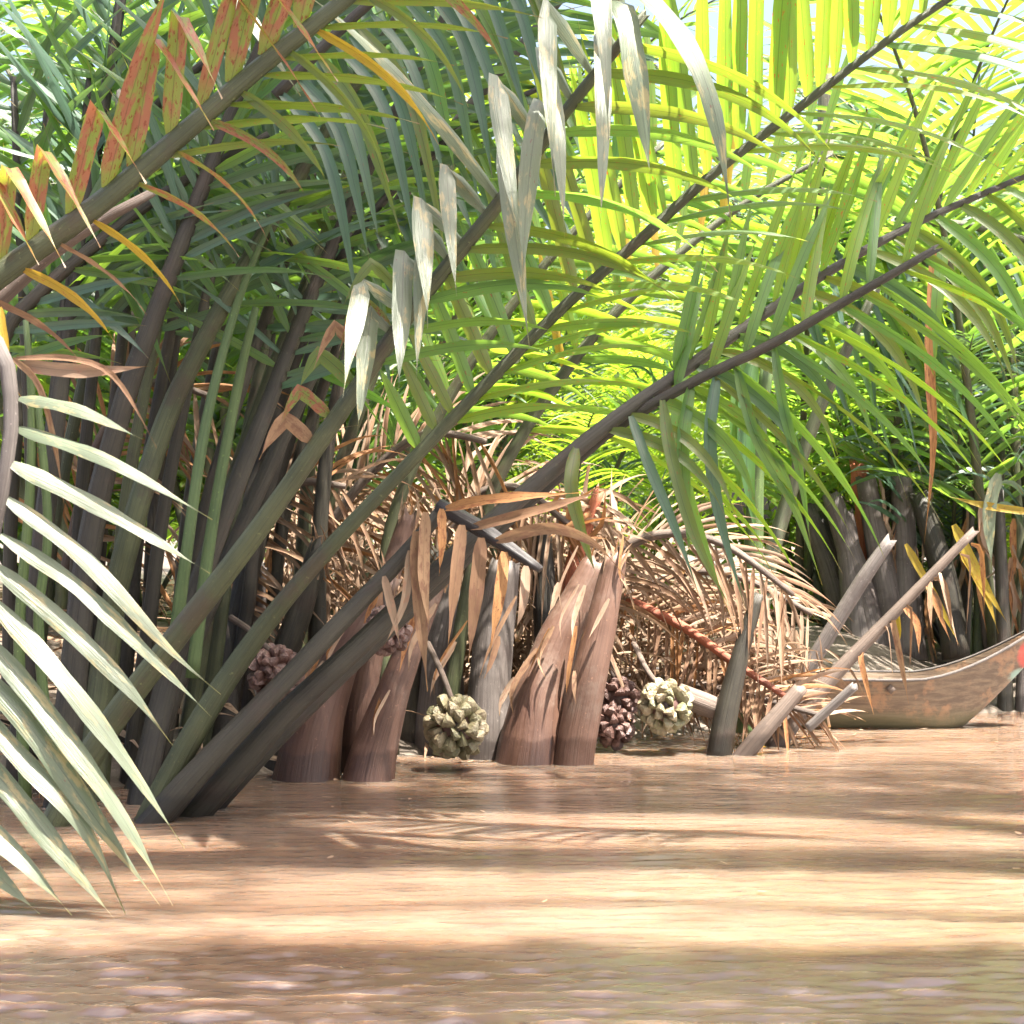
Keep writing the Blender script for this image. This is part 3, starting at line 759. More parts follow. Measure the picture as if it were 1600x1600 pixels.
for pts, W in [([(900, 700, 8.3), (892, 760, 8.2), (908, 830, 8.2), (934, 905, 8.2)], .06),
               ([(985, 650, 8.35), (1010, 720, 8.25), (1060, 840, 8.2), (1092, 930, 8.2)], .05),
               ([(1035, 625, 8.35), (1050, 720, 8.25), (1090, 850, 8.2), (1150, 965, 8.2)], .055),
               ([(1080, 600, 8.4), (1066, 690, 8.3), (1072, 790, 8.3), (1078, 880, 8.3)], .06),
               ([(1120, 585, 8.4), (1108, 680, 8.3), (1122, 800, 8.3), (1166, 955, 8.3)], .06),
               ([(1150, 570, 8.4), (1180, 680, 8.3), (1240, 790, 8.3), (1285, 915, 8.3)], .05),
               ([(1210, 545, 8.4), (1225, 640, 8.3), (1250, 740, 8.3), (1268, 860, 8.3)], .045)]:
    leaf_px(ds['g'], pf.location, pts, W, rng.choice((LEAF, LEAF_DEEP, LEAF_OLIVE)), tw=rng.uniform(-20, 20), fold=.35)
for k in range(12):                       # dry strips hanging on the long leaning stalk
    u = rng.uniform(.3, .85)
    px, py = 1235 + u * 360, 1120 - u * 345
    leaf_px(ds['b'], pf.location, [(px, py, 10.83), (px + rng.uniform(-4, 22), py + rng.uniform(4, 25), 10.78), (px + rng.uniform(0, 40), py + rng.uniform(55, 130), 10.75)], rng.uniform(.02, .04), rng.choice((LEAF_RUST, LEAF_DRY, LEAF_PALE)), tw=rng.uniform(-40, 40), n=8)
for pts, W, mt in [([(1178, 560, 11.3), (1165, 640, 11.2), (1170, 760, 11.1), (1186, 860, 11.1)], .10, LEAF),
                   ([(1160, 560, 11.3), (1150, 660, 11.2), (1160, 800, 11.15)], .08, LEAF),
                   ([(1068, 560, 9.2), (1060, 660, 9.1), (1075, 780, 9.1), (1140, 960, 9.0)], .075, LEAF),
                   ([(1460, 380, 9.2), (1452, 560, 9.1), (1458, 700, 9.1), (1444, 850, 9.1)], .05, LEAF_RUST),
                   ([(1476, 370, 9.1), (1464, 470, 9.0), (1460, 590, 9.0)], .06, LEAF)]:
    leaf_px(ds['g'], pf.location, pts, W, mt, fold=.35, n=12)

# --- dry fronds heaped on the bank: each lies on its own
def dry_frond(label, pts, side_specs, mat=ST_DEAD, n=22):
    b = P(*pts[0][:3])
    r = empty('dry_frond', b)
    tag(r, label, 'dead frond', 'dry fronds fallen on the bank')
    o = frond(r, pts, mat, side_specs, n=n, name='rachis', tsides=8)
    return r
dr = dict(W=.027, seg=8, ja=9, jt=30, tw=20, sway=.15, fold=.3)
dry_frond('dry tan frond arching low over the bank right of the cut leaf bases', [(880, 1000, 10.7, 20), (950, 880, 10.7, 18), (1030, 835, 10.6, 15), (1130, 850, 10.5, 12), (1240, 930, 10.4, 8)], [
    dict(dr, s0=.15, s1=.98, n=30, a0=-60, a1=-50, dy=-.4, L0=.7, L1=.6, droop=1.6, mat=(LEAF_PALE, LEAF_DRY)),
    dict(dr, s0=.15, s1=.98, n=30, a0=30, a1=20, dy=.3, L0=.6, L1=.5, droop=1.3, mat=(LEAF_PALE, LEAF_DRY))])
dry_frond('rust coloured dry frond sloping down behind the paired fruits', [(960, 930, 10.9, 16), (1060, 975, 10.75, 15), (1140, 1030, 10.65, 13), (1230, 1090, 10.55, 9)], [
    dict(dr, s0=.05, s1=.98, n=30, a0=-70, a1=-60, dy=-.3, L0=.4, L1=.45, droop=1.2, mat=(LEAF_RUST, LEAF_DRY)),
    dict(dr, s0=.05, s1=.98, n=30, a0=55, a1=45, dy=.2, L0=.5, L1=.45, droop=1.5, mat=(LEAF_RUST, LEAF_PALE, LEAF_DRY))], mat=ST_RED)
dry_frond('bleached dry frond spread on the bank above the rusty one', [(940, 960, 11.2, 16), (1040, 900, 11.2, 15), (1150, 900, 11.1, 12), (1270, 960, 11.0, 8)], [
    dict(dr, s0=.05, s1=.98, n=28, a0=-60, a1=-60, dy=-.4, L0=.6, L1=.5, droop=1.7, mat=LEAF_PALE),
    dict(dr, s0=.05, s1=.98, n=28, a0=30, a1=20, dy=.3, L0=.5, L1=.4, droop=1.6, mat=LEAF_PALE)])
dry_frond('dry frond lying at the waterline below the leaning dead stalks', [(1010, 1060, 11.0, 16), (1090, 1070, 10.9, 14), (1180, 1090, 10.7, 12), (1290, 1120, 10.5, 8)], [
    dict(dr, s0=.05, s1=.98, n=30, a0=-60, a1=-40, dy=-.3, L0=.36, L1=.3, droop=1.0, mat=(LEAF_PALE, LEAF_DRY)),
    dict(dr, s0=.05, s1=.98, n=30, a0=40, a1=30, dy=.2, L0=.4, L1=.3, droop=1.6, mat=(LEAF_DRY, LEAF_PALE))])
dry_frond('dry pinkish frond hanging between the dark stalks left of the broken frond', [(470, 900, 10.4, 18), (560, 760, 10.4, 16), (660, 680, 10.3, 14), (760, 690, 10.2, 9)], [
    dict(dr, s0=.05, s1=.98, n=32, a0=-75, a1=-60, dy=-.3, L0=.7, L1=.6, droop=1.7, mat=(LEAF_PALE, LEAF_DRY, LEAF_RUST)),
    dict(dr, s0=.05, s1=.98, n=32, a0=40, a1=30, dy=.2, L0=.6, L1=.5, droop=1.6, mat=(LEAF_PALE, LEAF_DRY))])
dry_frond('dry frond drooping behind the blackened broken tip', [(640, 960, 10.6, 18), (720, 800, 10.6, 16), (800, 760, 10.5, 14), (890, 820, 10.4, 9)], [
    dict(dr, s0=.05, s1=.98, n=30, a0=-70, a1=-60, dy=-.3, L0=.8, L1=.6, droop=1.7, mat=(LEAF_PALE, LEAF_DRY)),
    dict(dr, s0=.05, s1=.98, n=30, a0=40, a1=30, dy=.2, L0=.6, L1=.5, droop=1.7, mat=(LEAF_PALE, LEAF_DRY))])
dry_frond('dry frond hanging among the crowded stalks at the left', [(100, 900, 9.6, 18), (150, 700, 9.6, 16), (230, 600, 9.6, 14), (330, 620, 9.6, 9)], [
    dict(dr, s0=.05, s1=.98, n=28, a0=-75, a1=-60, dy=-.3, L0=.7, L1=.6, droop=1.8, mat=(LEAF_RUST, LEAF_DRY, LEAF_PALE)),
    dict(dr, s0=.05, s1=.98, n=28, a0=40, a1=30, dy=.2, L0=.6, L1=.5, droop=1.8, mat=(LEAF_RUST, LEAF_DRY))])
dry_frond('pale dry frond fallen among the stalks behind the dark fruit', [(280, 1000, 9.9, 18), (360, 860, 9.9, 16), (450, 760, 9.9, 14), (540, 760, 9.9, 9)], [
    dict(dr, s0=.05, s1=.98, n=28, a0=-75, a1=-60, dy=-.3, L0=.7, L1=.6, droop=1.8, mat=(LEAF_PALE, LEAF_DRY)),
    dict(dr, s0=.05, s1=.98, n=28, a0=40, a1=30, dy=.2, L0=.6, L1=.5, droop=1.8, mat=(LEAF_PALE, LEAF_RUST))])

la = Acc()
for k in range(2300):
    px = rng.uniform(380, 1290)
    py = rng.uniform(760, 1110)
    d = rng.uniform(10.5, 11.3) if px < 960 else rng.uniform(10.75, 11.5)
    if px > 960 and py < 840 + (px - 960) * .5:
        continue
    p = P(px, py, d)
    if p.z < .1:
        continue
    dd = Vector((rng.gauss(.1, .7), rng.gauss(-.1, .3), rng.gauss(-.4, .6))).normalized()
    blade(la, hang(p, dd, min(rng.uniform(.2, .6), p.z * .9), rng.uniform(1, 4), 6), rng.uniform(.014, .035), dd.orthogonal(), .3, rng.random() < .3, spin=rng.uniform(-2, 2))
th = la.build('dry_thatch', LEAF_STRAW)
th['kind'] = 'stuff'
la = Acc()
for k in range(3600):
    x, y = rng.uniform(-4.5, 5), rng.uniform(8.6, 19)
    z = bank_z(x, y)
    if z < .06 or (x > 1.7 and y < 14.2):
        continue
    th = rng.uniform(0, 6.28)
    d = Vector((math.cos(th), math.sin(th), rng.uniform(-.1, .35))).normalized()
    blade(la, hang(Vector((x, y, z + rng.uniform(.01, .09))), d, rng.uniform(.25, .8), .8, 5), rng.uniform(.025, .055), d.cross(Vector((rng.gauss(0, .4), rng.gauss(0, .4), 1))), .2)
lit = la.build('fallen_leaves', LEAF_STRAW)
lit['kind'] = 'stuff'

# ------------------------------------------------------------------ palms on the far bank
def far_frond(seed, L, nl, top, mats):
    """a whole frond standing at the origin, arching towards +X; returns stalk mesh and leaflet meshes"""
    st = rng.getstate(); rng.seed(seed)
    pts = []
    a = R(rng.uniform(74, 84)); p = Vector((0, 0, 0)); n = 22
    for i in range(n + 1):
        pts.append(p.copy())
        p = p + Vector((math.cos(a), 0, math.sin(a))) * (L / n)
        a -= R(top) * (i / n) ** 1.3 * 2.2 / n
    T = tangents(pts)
    sa = Acc(); tube(sa, pts, [.045 * (1 - .85 * i / n) for i in range(n + 1)], 7, .05)
    la = Acc()
    for sd in (1, -1):
        for k in range(nl):
            q = .22 + .77 * (k + rng.uniform(-.3, .3) + .5) / nl
            i = min(q * n, n - .001); j = int(i)
            p = pts[j].lerp(pts[j + 1], i - j); t = T[j]
            lat = Vector((0, sd, 0))
            nrm = t.cross(lat) * sd
            if nrm.z < 0: nrm = -nrm
            d = (t * .75 + lat * .9 + nrm * .12 + Vector((rng.gauss(0, .08), rng.gauss(0, .08), rng.gauss(0, .08)))).normalized()
            wv = (t - d * t.dot(d)).normalized()
            wv = Matrix.Rotation(R(rng.gauss(0, 22)), 3, d) @ wv
            ln = (1.15 if q < .75 else 1.15 - (q - .75) * 2.6) * rng.uniform(.8, 1.1)
            blade(la, hang(p, d, ln, rng.uniform(.5, 1.6), 8, sway=.3), .043 * rng.uniform(.8, 1.15), wv, .25)
    rng.setstate(st)
    return sa, la, mats
PROTO = []
for k in range(6):
    sa, la, _ = far_frond(100 + k, rng.uniform(4.6, 6.2), 46, rng.uniform(45, 85), None)
    PROTO.append((sa, la))
PM = {}
def far_mesh(k, mat):
    if (k, mat.name) not in PM:
        sa, la = PROTO[k]
        PM[(k, mat.name)] = (sa.mesh('frond', ST_OLIVE), la.mesh('leaflets', mat))
    return PM[(k, mat.name)]
FAR = [
    (1400, 14.0, 'nipa palm on the mud behind the boat with grey cut leaf bases', 4, 1),
    (1560, 13.4, 'nipa palm rising behind the bow of the boat', 5, 1),
    (1660, 14.6, 'nipa palm at the right edge of the picture behind the boat', 6, 0),
    (1180, 14.4, 'nipa palm behind the fallen dry fronds, left of the pale tree trunk', 4, 0),
    (780, 14.2, 'nipa palm behind the blackened broken frond tip', 7, 0),
    (560, 12.6, 'nipa palm behind the brown leaf bases in the middle', 7, 0),
    (330, 12.4, 'nipa palm standing behind the crowded stalks on the left', 7, 0),
    (90, 12.0, 'nipa palm behind the far left stalks', 7, 0),
    (-120, 12.6, 'nipa palm half hidden at the left edge of the thicket', 6, 0),
    (1570, 15.8, 'nipa palm filling the upper right corner behind the arching fronds', 7, 0),
    (1340, 17.8, 'nipa palm behind the pale trunk and the broken frond end', 6, 0),
    (1500, 17.5, 'distant nipa palm between the two palms behind the boat', 7, 0),
    (660, 16.8, 'distant nipa palm seen through the leaning fronds in the middle', 7, 0),
    (430, 16.6, 'distant nipa palm seen between the stalks left of the middle', 7, 0),
    (180, 16.4, 'distant nipa palm glimpsed between the far left stalks', 7, 0),
]
for px, d, label, nf, near in FAR:
    b = P(px, 1000, d)
    b.z = bank_z(b.x, b.y) - .05
    r = empty('nipa_palm', b)
    tag(r, label, 'palm', 'nipa palms in the thicket behind')
    ph = rng.uniform(0, 360)
    nf -= 1
    for k in range(nf):
        me1, me2 = far_mesh(rng.randrange(6), rng.choice((LEAF, LEAF_BRIGHT, LEAF_DEEP, LEAF, LEAF_BRIGHT)))
        f = bpy.data.objects.new('frond', me1)
        COL.objects.link(f); f.parent = r
        f.location = (rng.gauss(0, .2), rng.gauss(0, .2), 0)
        sc = rng.uniform(.8, 1.1)
        f.scale = (sc, sc, sc)
        f.rotation_euler = (0, R(rng.uniform(-6, 8)), R(ph + k * 360 / nf + rng.uniform(-20, 20)))
        l = bpy.data.objects.new('leaflets', me2)
        l['kind'] = 'stuff'
        COL.objects.link(l); l.parent = f
    if near and px < 1500:
        frond(r, [(1362, 900, d - .3, 30), (1352, 810, d - .3, 34), (1338, 722, d - .3, 26)], ST_RED, n=12, name='fibrous_stalk', tsides=9, rough=.5, jag=.06)
        for x0, y0, x1, y1 in [(1372, 1010, 1300, 775), (1402, 1012, 1352, 745), (1420, 1010, 1408, 735), (1345, 1000, 1318, 800)]:
            frond(r, [(x0, y0 + 20, d - .45, 60), ((x0 * 2 + x1) / 3, (y0 * 2 + y1) / 3, d - .45, 46), (x1, y1, d - .45, 30)], ST_GREY, n=12, name='leaf_base', tsides=12, jag=.03)
    if near:
        for k in range(26):
            x0, y0 = px + rng.uniform(-30, 130), rng.uniform(740, 930)
            h = rng.uniform(60, 170)
            leaf_px(r, r.location, [(x0, y0, d - .5), (x0 + rng.uniform(-14, 20), y0 + h * .4, d - .5), (x0 + rng.uniform(-40, 50), y0 + h, d - .5)], rng.uniform(.02, .045), rng.choice((LEAF_PALE, LEAF_DRY, LEAF_RUST, LEAF_PALE)), tw=rng.uniform(-50, 50), n=8)
    if near and px > 1500:
        for x0, x1, y1 in [(1570, 1560, 760), (1600, 1618, 800), (1628, 1600, 700)]:
            frond(r, [(x0, 1160, 12.75, 28), (x0, 1060, 12.8, 24), (x1, y1, 12.9, 16)], rng.choice((ST_DARK, ST_GREY)), n=10, name='leaf_base', tsides=10, jag=.03)
        hs = frond(r, [(1180, 420, 12.9, 12), (1350, 360, 12.8, 14), (1500, 350, 12.7, 13), (1680, 400, 12.6, 9)], ST_OLIVE, n=12, tsides=8)
        for k in range(34):
            u = k / 33
            x0, y0 = 1190 + 430 * u, 400 - 60 * math.sin(u * 3)
            ln = rng.uniform(180, 420)
            leaf_px(hs, r.location, [(x0, y0, 12.8), (x0 + ln * rng.uniform(.1, .3), y0 + ln * .35, 12.7), (x0 + ln * rng.uniform(.25, .6), y0 + ln, 12.6)], rng.uniform(.04, .06), rng.choice((LEAF_DEEP, LEAF, LEAF_BRIGHT, LEAF_DEEP)), tw=rng.uniform(-60, 60), fold=.3, n=9)
        for pts, W, mt in [([(1560, 740, 12.4), (1545, 800, 12.4), (1550, 890, 12.4)], .09, LEAF_SILVER),
                           ([(1610, 800, 12.4), (1540, 790, 12.4), (1480, 775, 12.4)], .05, LEAF_YELLOW),
                           ([(1490, 820, 12.4), (1530, 900, 12.4), (1575, 975, 12.4)], .07, LEAF_YELLOW),
                           ([(1500, 860, 12.4), (1540, 930, 12.4), (1560, 990, 12.4)], .05, LEAF_YELLOW),
                           ([(1415, 850, 12.4), (1470, 950, 12.4), (1500, 1010, 12.4)], .05, LEAF_YELLOW),
                           ([(1400, 950, 12.2), (1404, 985, 12.2), (1402, 1020, 12.2)], .035, LEAF_YELLOW)]:
            leaf_px(r, r.location, pts, W, mt, tw=rng.uniform(-20, 20), n=10)
    if near:
        for k in range(11):
            x0 = px + rng.uniform(-60, 150)
            lean = rng.uniform(-60, 110)
            dd = d + rng.uniform(-.2, .8)
            frond(r, [(x0, 1040, dd, 24), (x0 + lean * .25, 800, dd, 19), (x0 + lean * .6, 550, dd, 15), (x0 + lean, 330, dd, 10)], rng.choice((ST_OLIVE, ST_DARK, ST_GREEN)), [
                dict(blue, s0=.42, s1=.98, n=9, a0=60, a1=50, L0=.6, L1=.8, W=.05, droop=1.6, mat=(LEAF_DEEP, LEAF, LEAF_BRIGHT)),
                dict(blue, s0=.36, s1=.98, n=9, a0=-60, a1=-70, L0=.6, L1=.9, W=.05, droop=1.8, mat=(LEAF_BRIGHT, LEAF, LEAF_DEEP))], n=14, tsides=8)
    if near:
        e0 = px
        for k in range(3 if px < 1500 else 2):
            x0 = e0 - 30 + rng.gauss(0, 42)
            lean = (x0 - e0) * .6 - 20
            h = rng.uniform(130, 260)
            c = [(x0, 1030, d - .2 + rng.uniform(-.2, .3), rng.uniform(40, 56)), (x0 + lean * .3, 1000 - h * .4, d - .1, 40), (x0 + lean, 1000 - h, d, 30)]
            frond(r, c, rng.choice((ST_GREY, ST_GREY, ST_DARK)), n=10, name='leaf_base', tsides=10, jag=.03)

YOUNG = [
    (1390, 14.6, 'young nipa palm directly behind the grey cut bases', .6),
    (1480, 14.2, 'young nipa palm low behind the middle of the boat', .5),
    (1590, 15.0, 'young nipa palm low behind the bow of the boat', .6),
    (880, 14.8, 'young nipa palm low behind the red fibrous stalk', .55),
    (700, 14.4, 'young nipa palm low behind the hanging dry leaves', .6),
    (520, 13.8, 'young nipa palm low behind the brown leaf bases', .6),
    (360, 13.4, 'young nipa palm low behind the dark fruit at the left', .6),
    (220, 13.4, 'young nipa palm low behind the crowded left stalks', .6),
    (60, 13.2, 'young nipa palm low at the far left edge', .6),
]
for px, d, label, sc0 in YOUNG:
    b = P(px, 1000, d)
    b.z = bank_z(b.x, b.y) - .05
    r = empty('nipa_palm', b)
    tag(r, label, 'palm', 'young nipa palms low in the thicket')
    ph = rng.uniform(0, 360)
    for k in range(7):
        me1, me2 = far_mesh(rng.randrange(6), rng.choice((LEAF, LEAF_BRIGHT, LEAF_BRIGHT, LEAF_DEEP)))
        f = bpy.data.objects.new('frond', me1)
        COL.objects.link(f); f.parent = r
        sc = sc0 * rng.uniform(.7, 1.1)
        f.scale = (sc, sc, sc)
        f.rotation_euler = (0, R(rng.uniform(4, 24)), R(ph + k * 360 / 7 + rng.uniform(-20, 20)))
        l = bpy.data.objects.new('leaflets', me2)
        l['kind'] = 'stuff'
        COL.objects.link(l); l.parent = f

# far wood: one mass of fronds nobody could count
def far_wood(name, places, mat, seed):
    allv, allf, alluv, allr = [], [], [], []
    base = 0
    rs = np.random.RandomState(seed)
    arr = []
    for sa, la in PROTO:
        arr.append((np.array(la.v), np.array(la.f), np.array(la.uv), np.array(la.rnd)))
    for x, y, z0, s in places(rs):
        v, f, uv, rd = arr[rs.randint(6)]
        a = rs.uniform(0, 2 * math.pi)
        ca, sa_ = math.cos(a), math.sin(a)
        Rm = np.array([[ca, -sa_, 0], [sa_, ca, 0], [0, 0, 1]])
        vv = v @ Rm.T * s + np.array([x, y, z0])
        allv.append(vv); allf.append(f + base); alluv.append(uv); allr.append(rd * .6 + rs.uniform(0, .4))
        base += len(v)
    v = np.concatenate(allv).astype(np.float32); f = np.concatenate(allf).astype(np.int32)
    uv = np.concatenate(alluv).astype(np.float32); rd = np.concatenate(allr).astype(np.float32)
    me = bpy.data.meshes.new(name)
    me.vertices.add(len(v)); me.vertices.foreach_set('co', v.ravel())
    me.loops.add(f.size); me.loops.foreach_set('vertex_index', f.ravel())
    me.polygons.add(len(f)); me.polygons.foreach_set('loop_start', np.arange(0, f.size, 4, dtype=np.int32))
    me.polygons.foreach_set('use_smooth', np.ones(len(f), dtype=bool))
    me.update(calc_edges=True)
    me.uv_layers.new(name='UVMap').data.foreach_set('uv', uv[f.ravel()].ravel())
    me.attributes.new('rnd', 'FLOAT', 'POINT').data.foreach_set('value', rd)
    me.materials.append(mat)
    o = bpy.data.objects.new(name, me)
    o['kind'] = 'stuff'
    COL.objects.link(o)
far_wood('far_foliage', lambda rs: [(rs.uniform(-8, 8), rs.uniform(18.5, 22), .3, rs.uniform(.4, .65)) if k % 2 else (rs.uniform(-8, 8), rs.uniform(21, 31), .3, rs.uniform(.95, 1.3)) for k in range(170)], LEAF_BRIGHT, 3)
# unseen thicket added across the creek behind the camera to block sky light
far_wood('added_opposite_thicket', lambda rs: [(rs.uniform(-11, 11), rs.uniform(-7.5, -4.5), 0, rs.uniform(.9, 1.35)) for k in range(90)], LEAF_DEEP, 8)

def shrub(px, py, d, rad, hgt, n, label, mat, ls=.12):
    b = P(px, py, d)
    b.z = bank_z(b.x, b.y)
    r = empty('shrub', b)
    tag(r, label, 'shrub')
    st = Acc(); la = Acc()
    for k in range(9):
        a = rng.uniform(0, 6.28)
        top = Vector((math.cos(a) * rad * rng.uniform(.2, .9), math.sin(a) * rad * rng.uniform(.2, .9), hgt * rng.uniform(.55, 1)))
        c, e, _ = resample([(Vector((0, 0, 0)), .012), (top * .5 + Vector((0, 0, .1)), .009), (top, .004)], 8)
        tube(st, c, e, 5)
        for j in range(n // 9):
            q = c[rng.randrange(2, 9)] + Vector((rng.gauss(0, .1), rng.gauss(0, .1), rng.gauss(0, .08)))
            dd = Vector((rng.gauss(0, 1), rng.gauss(0, 1), rng.gauss(.2, .7))).normalized()
            blade(la, hang(q, dd, ls * rng.uniform(.7, 1.3), 2.5, 4), ls * .42, dd.orthogonal(), .15)
    st.build('stem', ST_OLIVE, r)
    lo = la.build('foliage', mat, r)
    lo['kind'] = 'stuff'
shrub(1225, 860, 14.6, .6, 1.0, 520, 'bright green leafy shrub on the bank left of the pale trunk', LEAF_BRIGHT)
shrub(1010, 880, 15.5, .9, 1.1, 620, 'green leafy shrub in the gap behind the cut leaf bases', LEAF_BRIGHT)
shrub(90, 700, 13.4, .7, 1.6, 520, 'leafy shrub glimpsed behind the far left stalks', LEAF_BRIGHT)

tr = empty('tree', P(1290, 930, 14.9)); tag(tr, 'slim tree with a pale straight trunk standing in the palms behind the boat', 'tree')
c, e, _ = resample([(P(1290, 960, 14.9), .085), (P(1284, 740, 14.9), .075), (P(1278, 560, 14.9), .07), (P(1290, 200, 14.9), .06), (P(1280, -300, 14.9), .05)], 20)
a = Acc(); tube(a, c, e, 12, .12); a.build('trunk', ST_TREE, tr, tr.location)
a = Acc()
for k in range(700):
    q = P(1280, -330, 14.9) + Vector((rng.gauss(0, .9), rng.gauss(0, .9), rng.gauss(.3, .6)))
    dd = Vector((rng.gauss(0, 1), rng.gauss(0, 1), rng.gauss(0, .7))).normalized()
    blade(a, hang(q, dd, .16, 2, 3), .07, dd.orthogonal(), .1)
a.build('crown', LEAF_OLIVE, tr, tr.location)['kind'] = 'stuff'

# unseen tree added right of the view, limbs placed to shade river bands
big = empty('tree', Vector((10.5, 2.2, 0)))
tag(big, 'unseen tree added right of the view with limbs shading bands of the river', 'tree')
a = Acc()
c, e, _ = resample([(Vector((10.5, 2.2, -.3)), .5), (Vector((10.2, 2.3, 8)), .38), (Vector((9.9, 2.4, 16)), .24), (Vector((9.8, 2.4, 21)), .05)], 24)
tube(a, c, e, 12, .12); a.build('trunk', ST_TREE, big, big.location)
crown = Acc()
for y1, x1, wid, dens, z1, x9 in [(2.0, 3.6, .36, 2600, 18.0, 8.8), (1.45, 3.6, .3, 420, 17.8, 8.8), (3.92, 3.8, .15, 900, 18.1, 8.8), (5.4, 3.8, .22, 1500, 18.2, 8.8), (6.1, 3.4, .5, 900, 18.8, 8.8), (3.1, 3.2, .4, 110, 17.6, 5.0), (5.2, 2.9, .75, 1500, 18.6, 5.5)]:
    ends = [(Vector((10, 2.3, 14)), .16), (Vector((8.4, (2.3 + 2 * y1) / 3, 17)), .11), (Vector((6, y1, z1)), .07), (Vector((x1, y1 + .1, z1 - .1)), .015)]
    a = Acc(); c, e, _ = resample(ends, 30)
    c = [p + Vector((0, .22 * noise.noise(Vector((p.x * .9, y1, 1))), .2 * noise.noise(Vector((p.x * .9, y1, 7))))) for p in c]
    tube(a, c, [q * (.6 if dens < 300 else 1) for q in e], 8, .1); a.build('limb', ST_TREE, big, big.location)
    for k in range(dens):
        t = rng.random()
        x = x1 - .3 + (x9 - x1) * t
        clump = .5 + .5 * noise.noise(Vector((x * 1.1, y1 * 3, 0)))
        q = Vector((x, y1 + rng.uniform(-1, 1) * wid * (.75 + .9 * clump) + (rng.gauss(0, .25) if rng.random() < .05 else 0), z1 + rng.gauss(0, .2)))
        dd = Vector((rng.gauss(0, 1), rng.gauss(0, 1), rng.gauss(-.3, .4))).normalized()
        blade(crown, hang(q, dd, .2 * rng.uniform(.7, 1.2), 2, 3), .11, dd.orthogonal(), .1)
crown.build('crown', LEAF_OLIVE, big, big.location)['kind'] = 'stuff'

# ------------------------------------------------------------------ fruit heads
def nut_mesh():
    vs, fs, uv = [], [], []
    rings = [(0, .2), (.3, .62), (.62, 1.0), (.82, .86), (.95, .55)]
    S = 6
    for z, r in rings:
        for k in range(S):
            a = 2 * math.pi * k / S
            rr = r * (1.08 if k % 2 == 0 else .68)
            vs.append((math.cos(a) * rr * .5, math.sin(a) * rr * .42, z)); uv.append((k / S, z))
    vs.append((0, 0, 1.0)); uv.append((.5, 1))
    for i in range(len(rings) - 1):
        for k in range(S):
            k2 = (k + 1) % S
            fs.append((i * S + k, i * S + k2, (i + 1) * S + k2, (i + 1) * S + k))
    t = (len(rings) - 1) * S
    for k in range(S):
        fs.append((t + k, t + (k + 1) % S, len(vs) - 1))
    a = Acc(); a.add(vs, fs, uv, .5)
    return a
def nut_mat(name, ca, cb, cc):
    m, t, N, L = new_mat(name)
    g = G(t)
    oi = g.n('ShaderNodeObjectInfo').outputs['Random']
    tc = g.n('ShaderNodeTexCoord').outputs['Object']
    nz = g.noise(g.vscale(tc, (7, 7, 2)), 1.0, 4, .6)
    col = g.mix(g.ramp(g.math('ADD', g.math('MULTIPLY', oi, .6), g.math('MULTIPLY', nz, .5)), .25, .8), ca, cb)
    sep = g.n('ShaderNodeSeparateXYZ'); g.put(sep, 0, tc)
    col = g.mix(g.math('MULTIPLY', g.ramp(g.noise(g.vscale(tc, (14, 14, 3)), 1.0, 3, .6), .5, .68), .65), col, cc)
    pr = g.n('ShaderNodeBsdfPrincipled')
    g.put(pr, 'Base Color', col); g.put(pr, 'Roughness', .38)
    g.put(pr, 'Normal', g.bump(nz, .5, .03))
    out = g.n('ShaderNodeOutputMaterial'); L.new(pr.outputs[0], out.inputs[0])
    return m
NUT_G = nut_mat('green brown nut husk', (.14, .135, .068), (.235, .195, .12), (.15, .085, .06))
NUT_D = nut_mat('dark brown nut husk', (.075, .038, .032), (.12, .062, .05), (.16, .11, .09))
NA = nut_mesh()
NM = {m.name: NA.mesh('nut', m, smooth=False) for m in (NUT_G, NUT_D)}
def fruit(px, py, d, r, stalk, mat, label, n=62, sq=1.0):
    c = P(px, py, d)
    o = empty('nipa_fruit', c)
    tag(o, label, 'fruit', 'nipa fruit heads hanging above the water')
    a = Acc(); ng = 0
    # core that the nuts sit on
    pts = [P(*s) for s in stalk] + [c + Vector((0, 0, r * .5))]
    cc, e, _ = resample([(p, .016 - .004 * i / len(pts)) for i, p in enumerate(pts)], 14)
    tube(a, cc, e, 8, .12)
    a.build('stalk', ST_DEAD, o, c)
    a = Acc(); tube(a, [c + Vector((0, 0, z * r)) for z in (-.62, -.45, 0, .45, .62)], [r * k for k in (.15, .55, .76, .55, .15)], 10)
    a.build('core', NUT_D, o, c)
    ga = math.pi * (3 - math.sqrt(5))
    for i in range(n):
        z = 1 - 2 * (i + .5) / n
        th = i * ga + rng.gauss(0, .1)
        rr = math.sqrt(1 - z * z)
        dd = Vector((math.cos(th) * rr, math.sin(th) * rr, z * sq + rng.gauss(0, .06))).normalized()
        nt_ = bpy.data.objects.new('nut', NM[mat.name])
        COL.objects.link(nt_); nt_.parent = o
        ln = r * rng.uniform(.66, .82)
        nt_.scale = (ln * rng.uniform(.7, .92), ln * rng.uniform(.66, .86), ln)
        nt_.location = dd * r * .34 * rng.uniform(.9, 1.1)
        q = (dd + Vector((rng.gauss(0, .14), rng.gauss(0, .14), rng.gauss(0, .14)))).to_track_quat('Z', 'Y')
        nt_.rotation_mode = 'QUATERNION'
        nt_.rotation_quaternion = q @ Matrix.Rotation(rng.uniform(0, 6.28), 3, 'Z').to_quaternion()
    return o
fruit(713, 1135, 9.6, M_(48, 9.6), [(668, 1005, 9.9), (690, 1050, 9.7), (704, 1088, 9.6)], NUT_G, 'green and tan nipa fruit head hanging alone left of the thick reddish leaf bases')
